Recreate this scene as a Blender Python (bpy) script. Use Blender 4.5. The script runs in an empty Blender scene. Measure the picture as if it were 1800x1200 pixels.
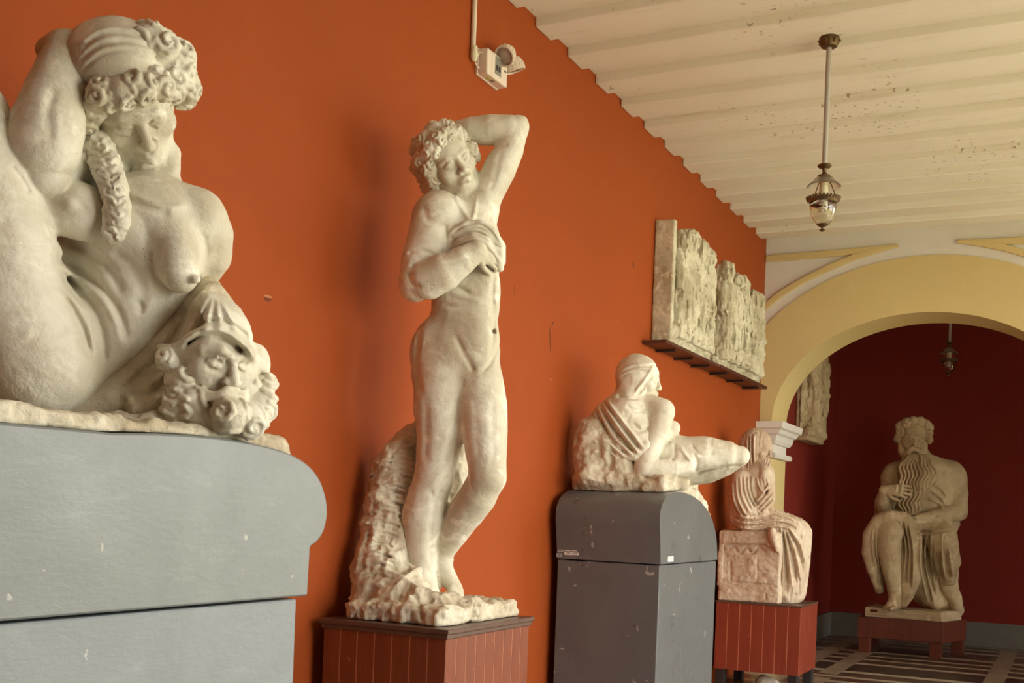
import bpy, bmesh, math, random
import numpy as np
from mathutils import Vector, Matrix

random.seed(7)
rng = np.random.default_rng(11)
C = bpy.context.scene.collection
PI = math.pi

# ------------------------------------------------------------------ camera geometry (metres)
FOC, CX, CY, EYE = 1981.0, 900.0, 897.6, 1.45
ROLL = math.atan(.0379)
YAW = math.atan((1885 - 900) / FOC / math.cos(ROLL))
CAM = np.array([0, 0, EYE])
FWD = np.array([math.cos(YAW), math.sin(YAW), 0])
_rt = np.array([math.sin(YAW), -math.cos(YAW), 0])
_up = np.array([0, 0, 1.0])
RIGHT = _rt * math.cos(ROLL) + _up * math.sin(ROLL)
UPV = _up * math.cos(ROLL) - _rt * math.sin(ROLL)


def un(x, y, d):
    """the point at depth d seen in direction (x, y)"""
    return CAM + d * (FWD + RIGHT * (x - CX) / FOC - UPV * (y - CY) / FOC)


def onplane(x, y, ax, val):
    """the point of a wall / floor plane seen in direction (x, y)"""
    r = un(x, y, 1) - CAM
    return CAM + r * (val - CAM[ax]) / r[ax]


def unit(v):
    v = np.asarray(v, float)
    return v / np.linalg.norm(v)


# ------------------------------------------------------------------ scene graph helpers
def tag(o, label=None, cat=None, group=None, kind=None):
    if label: o['label'] = label
    if cat: o['category'] = cat
    if group: o['group'] = group
    if kind: o['kind'] = kind
    return o


def thing(name, label, cat, loc=(0, 0, 0), group=None):
    o = bpy.data.objects.new(name, None)
    o.empty_display_size = .1
    C.objects.link(o)
    o.location = loc
    return tag(o, label, cat, group)


def link(name, me, mat, parent=None, loc=None):
    o = bpy.data.objects.new(name, me)
    C.objects.link(o)
    if mat: me.materials.append(mat)
    if parent is not None:
        o.parent = parent
        o.matrix_parent_inverse = Matrix.Translation(-world_loc(parent))
    if loc is not None: o.location = loc
    return o


def world_loc(p):
    v = Vector((0, 0, 0))
    q = p
    while q is not None:
        v += Vector(q.location)
        if q.parent is not None: v += q.matrix_parent_inverse.to_translation()
        q = q.parent
    return v


def obj(name, bm, mat, parent=None, smooth=False, bevel=0, seg=2):
    me = bpy.data.meshes.new(name)
    bmesh.ops.recalc_face_normals(bm, faces=bm.faces)
    bm.to_mesh(me)
    bm.free()
    if smooth:
        me.polygons.foreach_set('use_smooth', [True] * len(me.polygons))
        try:
            me.set_sharp_from_angle(angle=math.radians(40))
        except Exception:
            pass
    o = link(name, me, mat, parent)
    if bevel:
        m = o.modifiers.new('bevel', 'BEVEL')
        m.width = bevel; m.segments = seg; m.limit_method = 'ANGLE'
    return o


def struct(name, bm, mat, parent=None, **k):
    o = obj(name, bm, mat, parent, **k)
    if parent is None: o['kind'] = 'structure'
    return o


def box(bm, x0, x1, y0, y1, z0, z1):
    vs = [bm.verts.new((x, y, z)) for x in (x0, x1) for y in (y0, y1) for z in (z0, z1)]
    for f in ((0, 1, 3, 2), (4, 6, 7, 5), (0, 4, 5, 1), (2, 3, 7, 6), (0, 2, 6, 4), (1, 5, 7, 3)):
        bm.faces.new([vs[i] for i in f])
    return vs


def newbox(*a):
    bm = bmesh.new(); box(bm, *a); return bm


def prism(bm, pts, off):
    """closed outline of 3D points pushed along off"""
    off = Vector(off)
    a = [bm.verts.new(Vector(p)) for p in pts]
    b = [bm.verts.new(Vector(p) + off) for p in pts]
    n = len(a)
    bm.faces.new(a); bm.faces.new(b[::-1])
    for i in range(n):
        bm.faces.new((a[i], b[i], b[(i + 1) % n], a[(i + 1) % n]))


def lathe(bm, prof, n=32, c=(0, 0, 0), cap=True):
    """prof = [(r, z)], turned about z"""
    rings = []
    for r, z in prof:
        rings.append([bm.verts.new((c[0] + r * math.cos(2 * PI * i / n), c[1] + r * math.sin(2 * PI * i / n), c[2] + z)) for i in range(n)])
    for a, b in zip(rings, rings[1:]):
        for i in range(n):
            bm.faces.new((a[i], a[(i + 1) % n], b[(i + 1) % n], b[i]))
    if cap:
        for r_ in (rings[0], rings[-1]):
            if (r_[0].co - r_[n // 2].co).length > 1e-5: bm.faces.new(r_)
    return rings


def tube(bm, pts, r, n=12, closed=False):
    pts = [Vector(p) for p in pts]
    rs = r if isinstance(r, (list, tuple)) else [r] * len(pts)
    rings = []
    ref = None
    for i, p in enumerate(pts):
        if closed:
            t = pts[(i + 1) % len(pts)] - pts[i - 1]
        else:
            t = pts[min(i + 1, len(pts) - 1)] - pts[max(i - 1, 0)]
        t.normalize()
        if ref is None:
            ref = t.orthogonal().normalized()
        else:
            ref = (ref - t * ref.dot(t)).normalized()
        s = t.cross(ref)
        rings.append([bm.verts.new(p + (ref * math.cos(2 * PI * k / n) + s * math.sin(2 * PI * k / n)) * rs[i]) for k in range(n)])
    prs = list(zip(rings, rings[1:]))
    if closed: prs.append((rings[-1], rings[0]))
    for a, b in prs:
        for k in range(n):
            bm.faces.new((a[k], a[(k + 1) % n], b[(k + 1) % n], b[k]))
    if not closed:
        bm.faces.new(rings[0][::-1]); bm.faces.new(rings[-1])


# ------------------------------------------------------------------ materials
class N:
    def __init__(s, name):
        s.m = bpy.data.materials.new(name)
        s.m.use_nodes = True
        s.t = s.m.node_tree
        s.b = s.t.nodes['Principled BSDF']
        s.co = s.t.nodes.new('ShaderNodeTexCoord')

    def new(s, kind, **k):
        n = s.t.nodes.new(kind)
        for a, v in k.items():
            setattr(n, a, v)
        return n

    def put(s, sock, v):
        if isinstance(v, bpy.types.NodeSocket): s.t.links.new(v, sock)
        elif isinstance(v, tuple) and len(v) == 3 and sock.type == 'RGBA': sock.default_value = (*v, 1)
        else: sock.default_value = v

    def pos(s, scale=(1, 1, 1), loc=(0, 0, 0)):
        g = s.new('ShaderNodeNewGeometry')
        m = s.new('ShaderNodeMapping')
        s.t.links.new(g.outputs['Position'], m.inputs[0])
        m.inputs['Scale'].default_value = scale
        m.inputs['Location'].default_value = loc
        return m.outputs[0]

    def noise(s, scale, detail=4, rough=.55, vec=None, dist=0):
        n = s.new('ShaderNodeTexNoise')
        n.inputs['Scale'].default_value = scale
        n.inputs['Detail'].default_value = detail
        n.inputs['Roughness'].default_value = rough
        n.inputs['Distortion'].default_value = dist
        s.t.links.new(vec if vec is not None else s.pos(), n.inputs['Vector'])
        return n.outputs[0]

    def ramp(s, v, *stops):
        n = s.new('ShaderNodeValToRGB')
        s.t.links.new(v, n.inputs[0])
        e = n.color_ramp.elements
        while len(e) < len(stops): e.new(.5)
        for i, (p, c) in enumerate(stops):
            e[i].position = p
            e[i].color = (*c, 1) if isinstance(c, tuple) else (c, c, c, 1)
        return n.outputs[0]

    def mix(s, f, a, b, mode='MIX'):
        n = s.new('ShaderNodeMix', data_type='RGBA', blend_type=mode)
        s.put(n.inputs[0], f); s.put(n.inputs[6], a); s.put(n.inputs[7], b)
        return n.outputs[2]

    def math(s, op, a, b=0.0, c=0.0):
        n = s.new('ShaderNodeMath', operation=op)
        for i, v in enumerate((a, b, c)): s.put(n.inputs[i], v)
        return n.outputs[0]

    def bump(s, h, strength=.3, dist=.01, nrm=None):
        n = s.new('ShaderNodeBump')
        s.t.links.new(h, n.inputs['Height'])
        n.inputs['Strength'].default_value = strength
        n.inputs['Distance'].default_value = dist
        if nrm is not None: s.t.links.new(nrm, n.inputs['Normal'])
        return n.outputs[0]

    def out(s, col, rough=.6, nrm=None, spec=.3, metal=0):
        s.put(s.b.inputs['Base Color'], col)
        s.put(s.b.inputs['Roughness'], rough)
        s.b.inputs['Specular IOR Level'].default_value = spec
        s.b.inputs['Metallic'].default_value = metal
        if nrm is not None: s.t.links.new(nrm, s.b.inputs['Normal'])
        return s.m


def plain(name, col, rough=.5, spec=.4, metal=0, var=.12, bscale=60, bs=.1):
    n = N(name)
    f = n.noise(9, 5)
    c = n.mix(n.ramp(f, (.3, 0.0), (.75, 1.0)), col, tuple(v * (1 - var) for v in col))
    return n.out(c, rough, n.bump(n.noise(bscale, 3), bs, .004), spec, metal)


def plaster_mat(name, base, dirt, spots, sc=1.0, pit=.35):
    n = N(name)
    big = n.ramp(n.noise(2.3 * sc, 6, .6, dist=.6), (.41, 0.0), (.60, 1.0))
    c = n.mix(n.math('MULTIPLY', big, .78), base, dirt)
    fine = n.ramp(n.noise(13 * sc, 6, .62, dist=.5), (.46, 0.0), (.66, 1.0))
    c = n.mix(n.math('MULTIPLY', fine, .6), c, spots)
    # light scuffed patches
    sc2 = n.ramp(n.noise(7 * sc, 5, .6, vec=n.pos((1, 1, 1), (3, 7, 1)), dist=1.0), (.56, 0.0), (.66, 1.0))
    c = n.mix(n.math('MULTIPLY', sc2, .7), c, tuple(min(1, v * 1.18) for v in base))
    # pin holes and cracks
    v = n.new('ShaderNodeTexVoronoi', feature='F1')
    v.inputs['Scale'].default_value = 70 * sc
    n.t.links.new(n.pos(), v.inputs['Vector'])
    gate = n.ramp(n.noise(6 * sc, 3), (.5, 0.0), (.62, 1.0))
    pits = n.math('MULTIPLY', n.ramp(v.outputs['Distance'], (.06, 1.0), (.16, 0.0)), gate)
    c = n.mix(n.math('MULTIPLY', pits, .55), c, tuple(v * .55 for v in dirt))
    ck = n.new('ShaderNodeTexVoronoi', feature='DISTANCE_TO_EDGE')
    ck.inputs['Scale'].default_value = 3.1 * sc
    wob = n.new('ShaderNodeVectorMath', operation='ADD')
    nz = n.new('ShaderNodeTexNoise'); nz.inputs['Scale'].default_value = 5 * sc
    n.t.links.new(n.pos(), nz.inputs['Vector'])
    n.t.links.new(n.pos(), wob.inputs[0]); n.t.links.new(nz.outputs[1], wob.inputs[1])
    n.t.links.new(wob.outputs[0], ck.inputs['Vector'])
    gate2 = n.ramp(n.noise(1.7 * sc, 2, vec=n.pos((1, 1, 1), (9, 2, 4))), (.56, 0.0), (.64, 1.0))
    crack = n.math('MULTIPLY', n.ramp(ck.outputs['Distance'], (.002, 1.0), (.006, 0.0)), gate2)
    c = n.mix(n.math('MULTIPLY', crack, .3), c, tuple(v * .6 for v in dirt))
    h = n.math('ADD', n.noise(22 * sc, 6, .6), n.math('MULTIPLY', n.noise(90 * sc, 4, .6), .35))
    h = n.math('SUBTRACT', h, n.math('MULTIPLY', pits, .9))
    h = n.math('SUBTRACT', h, n.math('MULTIPLY', crack, .25))
    return n.out(c, .62, n.bump(h, pit, .012 / sc), .35)
SKY, SUN, EXPO = 4.6, 5.0, 0.74
# ------------------------------------------------------------------ the materials of the place
M = {}
M['plaster'] = plaster_mat('old_plaster', (.84, .815, .70), (.53, .465, .335), (.62, .55, .41))
M['plaster_rock'] = plaster_mat('rough_plaster', (.72, .665, .53), (.40, .315, .20), (.54, .46, .32), 1.3, .6)
M['plaster_small'] = plaster_mat('pale_terracotta_plaster', (.66, .56, .43), (.47, .33, .22), (.56, .43, .31), 1.6, .5)
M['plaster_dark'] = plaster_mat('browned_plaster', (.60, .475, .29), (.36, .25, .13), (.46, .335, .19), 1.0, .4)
M['plaster_relief'] = plaster_mat('greenish_plaster', (.68, .63, .47), (.36, .30, .18), (.46, .40, .27), 1.6, .5)
M['plaster_edge'] = plaster_mat('pinkish_plaster', (.60, .50, .40), (.46, .33, .24), (.53, .42, .32), 2.2, .5)


def paint_wall(name, col, marks=()):
    """marks = scratches [(x, z, half width, half height, lean, colour)] on the wall's plane"""
    n = N(name)
    f = n.ramp(n.noise(.9, 6, .6), (.35, 0.0), (.7, 1.0))
    c = n.mix(n.math('MULTIPLY', f, .35), col, tuple(v * .82 for v in col))
    g = n.ramp(n.noise(4.5, 5, .6), (.55, 0.0), (.75, 1.0))
    c = n.mix(n.math('MULTIPLY', g, .25), c, tuple(min(1, v * 1.12 + .006) for v in col))
    g_ = n.new('ShaderNodeNewGeometry'); sp = n.new('ShaderNodeSeparateXYZ')
    n.t.links.new(g_.outputs['Position'], sp.inputs[0])
    wob = n.math('MULTIPLY', n.math('SUBTRACT', n.noise(30, 3), .5), 1.6)
    for x, z, hw, hh, lean, mc in marks:
        dz = n.math('SUBTRACT', sp.outputs[2], z)
        dx = n.math('SUBTRACT', n.math('SUBTRACT', sp.outputs[0], x), n.math('MULTIPLY', dz, lean))
        a = n.math('POWER', n.math('DIVIDE', dx, hw), 2.0); b = n.math('POWER', n.math('DIVIDE', dz, hh), 2.0)
        msk = n.math('LESS_THAN', n.math('ADD', n.math('ADD', a, b), wob), 1.0)
        c = n.mix(msk, c, mc)
    h = n.math('ADD', n.noise(7, 4), n.math('MULTIPLY', n.noise(60, 4), .25))
    return n.out(c, .68, n.bump(h, .12, .02), .18)


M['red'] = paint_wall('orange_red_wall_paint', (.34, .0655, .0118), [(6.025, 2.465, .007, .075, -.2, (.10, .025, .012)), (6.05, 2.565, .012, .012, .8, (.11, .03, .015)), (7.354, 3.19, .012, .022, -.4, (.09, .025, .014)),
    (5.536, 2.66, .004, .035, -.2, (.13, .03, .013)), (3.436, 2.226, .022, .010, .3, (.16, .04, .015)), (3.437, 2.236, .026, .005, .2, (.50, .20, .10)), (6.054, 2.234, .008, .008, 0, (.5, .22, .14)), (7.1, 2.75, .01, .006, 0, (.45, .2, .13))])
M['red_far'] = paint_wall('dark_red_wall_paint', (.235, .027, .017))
M['ochre'] = paint_wall('yellow_ochre_paint', (.69, .545, .255))
M['cream'] = paint_wall('cream_white_paint', (.77, .735, .66))
M['grey_skirt'] = plain('grey_skirting_paint', (.19, .18, .15), .6)


def ceiling_mat():
    n = N('flaking_white_ceiling_paint')
    base = (.86, .835, .735)
    f = n.ramp(n.noise(.8, 6, .6), (.4, 0.0), (.7, 1.0))
    c = n.mix(n.math('MULTIPLY', f, .3), base, (.74, .66, .50))
    # streaks along the boards
    s = n.ramp(n.noise(3.0, 4, .6, vec=n.pos((5, .5, 5))), (.6, 0.0), (.74, 1.0))
    c = n.mix(n.math('MULTIPLY', s, .3), c, (.55, .45, .30))
    # flaked spots in clusters
    gate = n.ramp(n.noise(1.1, 2), (.56, 0.0), (.64, 1.0))
    sp = n.ramp(n.noise(24, 3, .5), (.63, 0.0), (.66, 1.0))
    c = n.mix(n.math('MULTIPLY', n.math('MULTIPLY', sp, gate), .75), c, (.27, .2, .12))
    h = n.math('ADD', n.noise(9, 5), n.math('MULTIPLY', n.noise(3, 3, vec=n.pos((8, 1, 8))), .6))
    return n.out(c, .7, n.bump(h, .25, .012), .25)


M['ceiling'] = ceiling_mat()


def grey_paint(name, col, chips=.70):
    n = N(name)
    f = n.ramp(n.noise(2.2, 6, .65, dist=1.2), (.35, 0.0), (.7, 1.0))
    c = n.mix(n.math('MULTIPLY', f, .5), col, tuple(v * .72 for v in col))
    st = n.ramp(n.noise(4, 5, .7, vec=n.pos((1.2, 1.2, 6))), (.58, 0.0), (.72, 1.0))
    c = n.mix(n.math('MULTIPLY', st, .22), c, tuple(min(1, v * 1.5) for v in col))
    ch = n.ramp(n.noise(11, 3, .45, dist=.4), (chips, 0.0), (chips + .012, 1.0))
    c = n.mix(n.math('MULTIPLY', ch, .8), c, (.42, .41, .37))
    h = n.math('ADD', n.noise(5, 4), n.math('MULTIPLY', n.noise(26, 5, .6, vec=n.pos((1, 1, 2.4))), .3))
    h = n.math('SUBTRACT', h, n.math('MULTIPLY', ch, .2))
    return n.out(c, n.ramp(n.noise(3, 3), (.3, .26), (.7, .42)), n.bump(h, .22, .012), .5)


M['grey'] = grey_paint('grey_gloss_paint', (.205, .225, .222))
M['grey_low'] = grey_paint('bluish_grey_gloss_paint', (.235, .262, .275), .74)
M['grey_dark'] = grey_paint('slate_grey_gloss_paint', (.135, .140, .142))


def wood(name, col, dark, sc=1.0):
    n = N(name)
    g = n.ramp(n.noise(5 * sc, 6, .6, vec=n.pos((5, 5, .35)), dist=.8), (.3, 0.0), (.75, 1.0))
    c = n.mix(n.math('MULTIPLY', g, .7), col, dark)
    s = n.ramp(n.noise(14, 3, .5, vec=n.pos((1, 1, 1), (4, 4, 4))), (.71, 0.0), (.73, 1.0))
    c = n.mix(n.math('MULTIPLY', s, .5), c, tuple(min(1, v * 2.2 + .04) for v in col))
    return n.out(c, .38, n.bump(n.noise(8 * sc, 5, vec=n.pos((6, 6, .5))), .12, .01), .45)


M['wood'] = wood('varnished_red_wood', (.22, .050, .017), (.12, .023, .009))
M['wood_red'] = wood('red_painted_wood', (.25, .044, .021), (.17, .028, .015))
M['wood_dark'] = wood('dark_red_wood', (.155, .032, .015), (.09, .018, .01))
M['wood_trim'] = wood('worn_dark_wood', (.115, .06, .04), (.07, .036, .024))
M['glint_wood'] = wood('pale_groove_glint', (.55, .25, .14), (.42, .16, .08))  # pale colour painted in for the light that board edges catch
M['shelf'] = wood('dark_shelf_wood', (.11, .04, .024), (.06, .02, .014))
M['white_plastic'] = plain('aged_white_plastic', (.80, .68, .57), .42, .45, 0, .08, 40, .03)
M['ivory_plastic'] = plain('ivory_plastic', (.78, .70, .48), .4)
M['grey_panel'] = plain('grey_plastic_panel', (.27, .25, .21), .5)
M['black_plastic'] = plain('black_plastic', (.03, .027, .025), .4)
M['lens'] = plain('reflector_lens', (.45, .33, .27), .18, .8)
M['green'] = plain('green_label', (.5, .66, .09), .5)
M['brass'] = plain('tarnished_brass', (.16, .10, .045), .45, .5, .75, .3, 50, .2)
M['rod'] = plain('painted_grey_rod', (.44, .41, .36), .45, .5, .1)
M['bulb'] = plain('white_lamp_tube', (.86, .84, .78), .25)
M['paper'] = plain('white_sticker_paper', (.80, .78, .74), .6)
M['paper_worn'] = plain('worn_grey_sticker_paper', (.42, .41, .38), .7)
M['red_ink'] = plain('red_print', (.6, .1, .09), .6)
M['black_ink'] = plain('grey_print', (.2, .2, .2), .6)
M['black_foot'] = plain('black_wooden_foot', (.025, .02, .018), .5)


def glass(name, col=(.93, .90, .82), rough=.03):
    n = N(name)
    n.b.inputs['Transmission Weight'].default_value = 1
    n.b.inputs['IOR'].default_value = 1.45
    f = n.ramp(n.noise(35, 4), (.5, rough), (.75, rough + .12))
    return n.out(col, f, None, .5)


M['glass'] = glass('etched_clear_glass')
M['glass_shade'] = glass('milky_glass', (.90, .86, .78), .35)


def floor_mat():
    n = N('striped_floor_tiles')
    g = n.new('ShaderNodeNewGeometry')
    sp = n.new('ShaderNodeSeparateXYZ')
    n.t.links.new(g.outputs['Position'], sp.inputs[0])
    x, y = sp.outputs[0], sp.outputs[1]

    def band(v, period, lo, hi, off=0.0):
        m = n.math('PINGPONG', n.math('ADD', v, off), period / 2)
        a = n.math('GREATER_THAN', m, lo); b = n.math('LESS_THAN', m, hi)
        return n.math('MULTIPLY', a, b)
    light = (.44, .37, .28); brown = (.085, .046, .030); black = (.024, .018, .016)
    # courses running across the gallery: dark, cream, brown, cream
    c = n.mix(band(x, 3.92, .0, .52), brown, black)
    strip = n.math('MAXIMUM', band(x, 1.96, .30, .45), band(x, 1.96, .74, .86))
    c = n.mix(strip, c, light)
    # broad cream bands running along the gallery, broken by the darkest course
    wide = 0.0
    for y0_ in (2.42, 2.06, .62, .26, -1.2, -1.56):
        wide = n.math('MAXIMUM', wide, n.math('LESS_THAN', n.math('ABSOLUTE', n.math('SUBTRACT', y, y0_)), .09))
    over = n.math('MULTIPLY', wide, n.math('SUBTRACT', 1.0, band(x, 3.92, .0, .13, .8)))
    c = n.mix(over, c, (.33, .26, .18))
    f = n.ramp(n.noise(6, 5), (.35, 0.0), (.7, 1.0))
    c = n.mix(n.math('MULTIPLY', f, .4), c, (.1, .075, .055))
    return n.out(c, .35, n.bump(n.noise(18, 4), .06, .01), .4)


M['floor'] = floor_mat()
M['lawn'] = plain('courtyard_lawn', (.30, .36, .13), .9, .2, 0, .3, 30, .3)
M['court'] = plain('sunlit_courtyard_paving', (.62, .56, .46), .8, .2, 0, .15)
# ------------------------------------------------------------------ sculpting: signed-distance fields meshed with surface nets
_T = rng.random((32, 32, 32)).astype(np.float32) * 2 - 1


def vnoise(p):
    i = np.floor(p).astype(np.int64)
    f = (p - i).astype(np.float32)
    f = f * f * (3 - 2 * f)
    i0 = i & 31; i1 = (i + 1) & 31
    X0, Y0, Z0 = i0.T; X1, Y1, Z1 = i1.T
    fx, fy, fz = f.T
    a = _T[X0, Y0, Z0] * (1 - fx) + _T[X1, Y0, Z0] * fx
    b = _T[X0, Y1, Z0] * (1 - fx) + _T[X1, Y1, Z0] * fx
    c = _T[X0, Y0, Z1] * (1 - fx) + _T[X1, Y0, Z1] * fx
    d = _T[X0, Y1, Z1] * (1 - fx) + _T[X1, Y1, Z1] * fx
    return (a * (1 - fy) + b * fy) * (1 - fz) + (c * (1 - fy) + d * fy) * fz


def fbm(p, oct=4, ridged=False):
    s = 0; a = 1.0; t = 0
    for o in range(oct):
        v = vnoise(p * 2 ** o + o * 7.3)
        s = s + a * ((1 - 2 * np.abs(v)) if ridged else v); t += a; a *= .5
    return s / t


def d_chain(P, A, Rr, fax=None, fs=1.0):
    best = None
    for i in range(len(A) - 1):
        ab = A[i + 1] - A[i]
        L2 = max(float(ab @ ab), 1e-12)
        t = np.clip((P - A[i]) @ ab / L2, 0, 1)
        v = P - A[i] - t[:, None] * ab
        if fax is not None:
            v = v + (v @ fax)[:, None] * fax * (1 / fs - 1)
        d = np.sqrt((v * v).sum(1)) - (Rr[i] + t * (Rr[i + 1] - Rr[i]))
        best = d if best is None else np.minimum(best, d)
    return best * min(1.0, fs)


def d_ell(P, c, A, r):
    q = (P - c) @ A.T
    k0 = np.sqrt(((q / r) ** 2).sum(1)) + 1e-9
    k1 = np.sqrt(((q / (r * r)) ** 2).sum(1)) + 1e-9
    return k0 * (k0 - 1) / k1


def d_box(P, c, A, r, rnd):
    q = np.abs((P - c) @ A.T) - (r - rnd)
    return np.sqrt((np.maximum(q, 0) ** 2).sum(1)) + np.minimum(q.max(1), 0) - rnd


def nets(V, org, h):
    """surface nets on the dense grid V"""
    ins = V < 0
    c = np.zeros(tuple(n - 1 for n in V.shape), np.int8)
    for a in (0, 1):
        for b in (0, 1):
            for d in (0, 1):
                c += ins[a:V.shape[0] - 1 + a, b:V.shape[1] - 1 + b, d:V.shape[2] - 1 + d]
    act = (c > 0) & (c < 8)
    I = np.argwhere(act)
    idx = np.full(c.shape, -1, np.int32)
    idx[act] = np.arange(len(I), dtype=np.int32)
    off = np.array([(a, b, d) for a in (0, 1) for b in (0, 1) for d in (0, 1)])
    val = np.stack([V[tuple((I + o).T)] for o in off], 1)
    pos = np.zeros((len(I), 3), np.float32); cnt = np.zeros(len(I), np.float32)
    for i in range(8):
        for j in range(i + 1, 8):
            if np.abs(off[i] - off[j]).sum() != 1: continue
            m = (val[:, i] < 0) != (val[:, j] < 0)
            vi, vj = val[m, i], val[m, j]
            t = (vi / (vi - vj))[:, None]
            pos[m] += off[i] + t * (off[j] - off[i]); cnt[m] += 1
    pos = (I + pos / cnt[:, None]) * h + org
    quads = []
    S = V.shape
    for ax in range(3):
        o1, o2 = [(1, 2), (2, 0), (0, 1)][ax]
        a = ins.take(range(0, S[ax] - 1), ax); b = ins.take(range(1, S[ax]), ax)
        E = np.argwhere(a != b)
        E = E[(E[:, o1] > 0) & (E[:, o2] > 0) & (E[:, o1] < S[o1] - 1) & (E[:, o2] < S[o2] - 1)]
        e1 = np.zeros(3, int); e1[o1] = 1
        e2 = np.zeros(3, int); e2[o2] = 1
        q = np.stack([idx[tuple((E - e1 - e2).T)], idx[tuple((E - e2).T)], idx[tuple(E.T)], idx[tuple((E - e1).T)]], 1)
        flip = ~ins[tuple(E.T)]
        q[flip] = q[flip][:, ::-1]
        quads.append(q)
    Q = np.concatenate(quads)
    return pos, Q[(Q >= 0).all(1)]


class Fig:
    """one sculpted mesh.  Points are given as seen from the standpoint, (x, y) in 1800 x 1200 with an
    offset in depth dd about the depth D; radii share the unit (D / FOC metres)."""

    def __init__(s, D, h):
        s.D, s.h, s.u, s.ops = D, h, D / FOC, []

    def J(s, x, y, dd=0):
        return un(x, y, s.D + dd * s.u)

    def frame(s, x, y):
        n = unit(un(x, y, 1) - CAM)
        r = unit(RIGHT - n * (RIGHT @ n))
        dn = np.cross(n, r)
        if dn @ UPV > 0: dn = -dn
        return r, dn, n

    def op(s, kind, fn, lo, hi, k=0.0):
        s.ops.append((kind, fn, np.asarray(lo, float), np.asarray(hi, float), k))

    # --- primitives in world metres
    def chainw(s, A, Rr, k=.01, kind='u', fax=None, fs=1.0):
        A = [np.asarray(a, float) for a in A]
        m = max(Rr) * max(1, fs)
        s.op(kind, lambda P: d_chain(P, A, Rr, fax, fs), np.min(A, 0) - m, np.max(A, 0) + m, k)

    def ellw(s, c, A, r, k=.01, kind='u'):
        c = np.asarray(c, float); A = np.asarray(A, float); r = np.asarray(r, float)
        m = np.abs(A.T) @ r
        s.op(kind, lambda P: d_ell(P, c, A, r), c - m, c + m, k)

    def boxw(s, c, r, A=None, k=.01, kind='u', rnd=.01):
        c = np.asarray(c, float); A = np.eye(3) if A is None else np.asarray(A, float); r = np.asarray(r, float)
        m = np.abs(A.T) @ r
        s.op(kind, lambda P: d_box(P, c, A, r, rnd), c - m, c + m, k)

    # --- the same, placed by sight
    def limb(s, pts, k=8, kind='u', flat=None, fax=None):
        A = [s.J(p[0], p[1], p[2]) for p in pts]
        Rr = [p[3] * s.u for p in pts]
        if flat is not None and fax is None:
            fax = s.frame(pts[0][0], pts[0][1])[2]
        s.chainw(A, Rr, k * s.u, kind, fax, flat or 1.0)

    def ball(s, x, y, dd, rx, ry=None, rz=None, rot=0, k=8, kind='u'):
        ry = rx if ry is None else ry
        rz = (rx + ry) / 2 if rz is None else rz
        r, d, n = s.frame(x, y)
        a = math.radians(rot)
        A = np.array([r * math.cos(a) + d * math.sin(a), -r * math.sin(a) + d * math.cos(a), n])
        s.ellw(s.J(x, y, dd), A, np.array([rx, ry, rz]) * s.u, k * s.u, kind)

    # --- carved lines: ridges (amp > 0) and grooves (amp < 0) following a drawn path on the near side
    def line(s, pts, w, amp, near=-1e9, far=1e9, taper=True):
        pts = np.array(pts, float)
        if len(pts) > 2:                                       # smooth the path
            q = []
            for i in range(len(pts) - 1):
                p0, p1, p2, p3 = pts[max(i - 1, 0)], pts[i], pts[i + 1], pts[min(i + 2, len(pts) - 1)]
                for t in np.linspace(0, 1, 5, endpoint=False):
                    q.append(.5 * (2 * p1 + (p2 - p0) * t + (2 * p0 - 5 * p1 + 4 * p2 - p3) * t * t + (3 * p1 - p0 - 3 * p2 + p3) * t ** 3))
            pts = np.array(q + [pts[-1]])
        n = len(pts)
        amp_ = amp * s.u
        lo2, hi2 = pts.min(0) - 3 * w, pts.max(0) + 3 * w
        dn, df = s.D + near * s.u, s.D + far * s.u

        def fn(P):
            r = P - CAM
            dep = r @ FWD
            x = CX + FOC * (r @ RIGHT) / dep
            y = CY - FOC * (r @ UPV) / dep
            out = np.zeros(len(P), np.float32)
            m = (x > lo2[0]) & (x < hi2[0]) & (y > lo2[1]) & (y < hi2[1]) & (dep > dn) & (dep < df)
            if not m.any(): return out
            q = np.stack([x[m], y[m]], 1)
            best = np.full(len(q), 1e9); par = np.zeros(len(q))
            for i in range(n - 1):
                ab = pts[i + 1] - pts[i]
                t = np.clip((q - pts[i]) @ ab / max(ab @ ab, 1e-9), 0, 1)
                dd = ((q - pts[i] - t[:, None] * ab) ** 2).sum(1)
                b = dd < best
                best[b] = dd[b]; par[b] = (i + t[b]) / (n - 1)
            e = np.exp(-best / (w * w))
            if taper: e = e * np.clip(np.minimum(par, 1 - par) * 6 + .15, 0, 1)
            out[m] = -amp_ * e
            return out
        s.op('d', fn, (-1e9,) * 3, (1e9,) * 3, 0)

    def folds(s, paths, w, amp, near=-1e9, far=1e9, groove=.7):
        """cloth folds: a ridge on each path and a groove midway to the next"""
        for i, p in enumerate(paths):
            s.line(p, w, amp, near, far)
            if i + 1 < len(paths) and groove and len(p) == len(paths[i + 1]):
                s.line((np.array(p, float) + np.array(paths[i + 1], float)) / 2, w * .8, -amp * groove, near, far)

    def drape(s, amp, fv, oct=3, lo=None, hi=None, off=0):
        """cloth-like ripples: ridged noise stretched by the frequency vector fv"""
        a = amp * s.u; fv = np.asarray(fv, float)
        lo = (-1e9,) * 3 if lo is None else lo
        hi = (1e9,) * 3 if hi is None else hi
        s.op('d', lambda P: -a * fbm(P * fv + off, oct, True), lo, hi, 0)

    def rough(s, amp, freq, oct=4, ridged=False, lo=None, hi=None, off=0):
        a = amp * s.u
        lo = (-1e9,) * 3 if lo is None else lo
        hi = (1e9,) * 3 if hi is None else hi
        s.op('d', lambda P: -a * fbm(P * freq + off, oct, ridged), lo, hi, 0)

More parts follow.
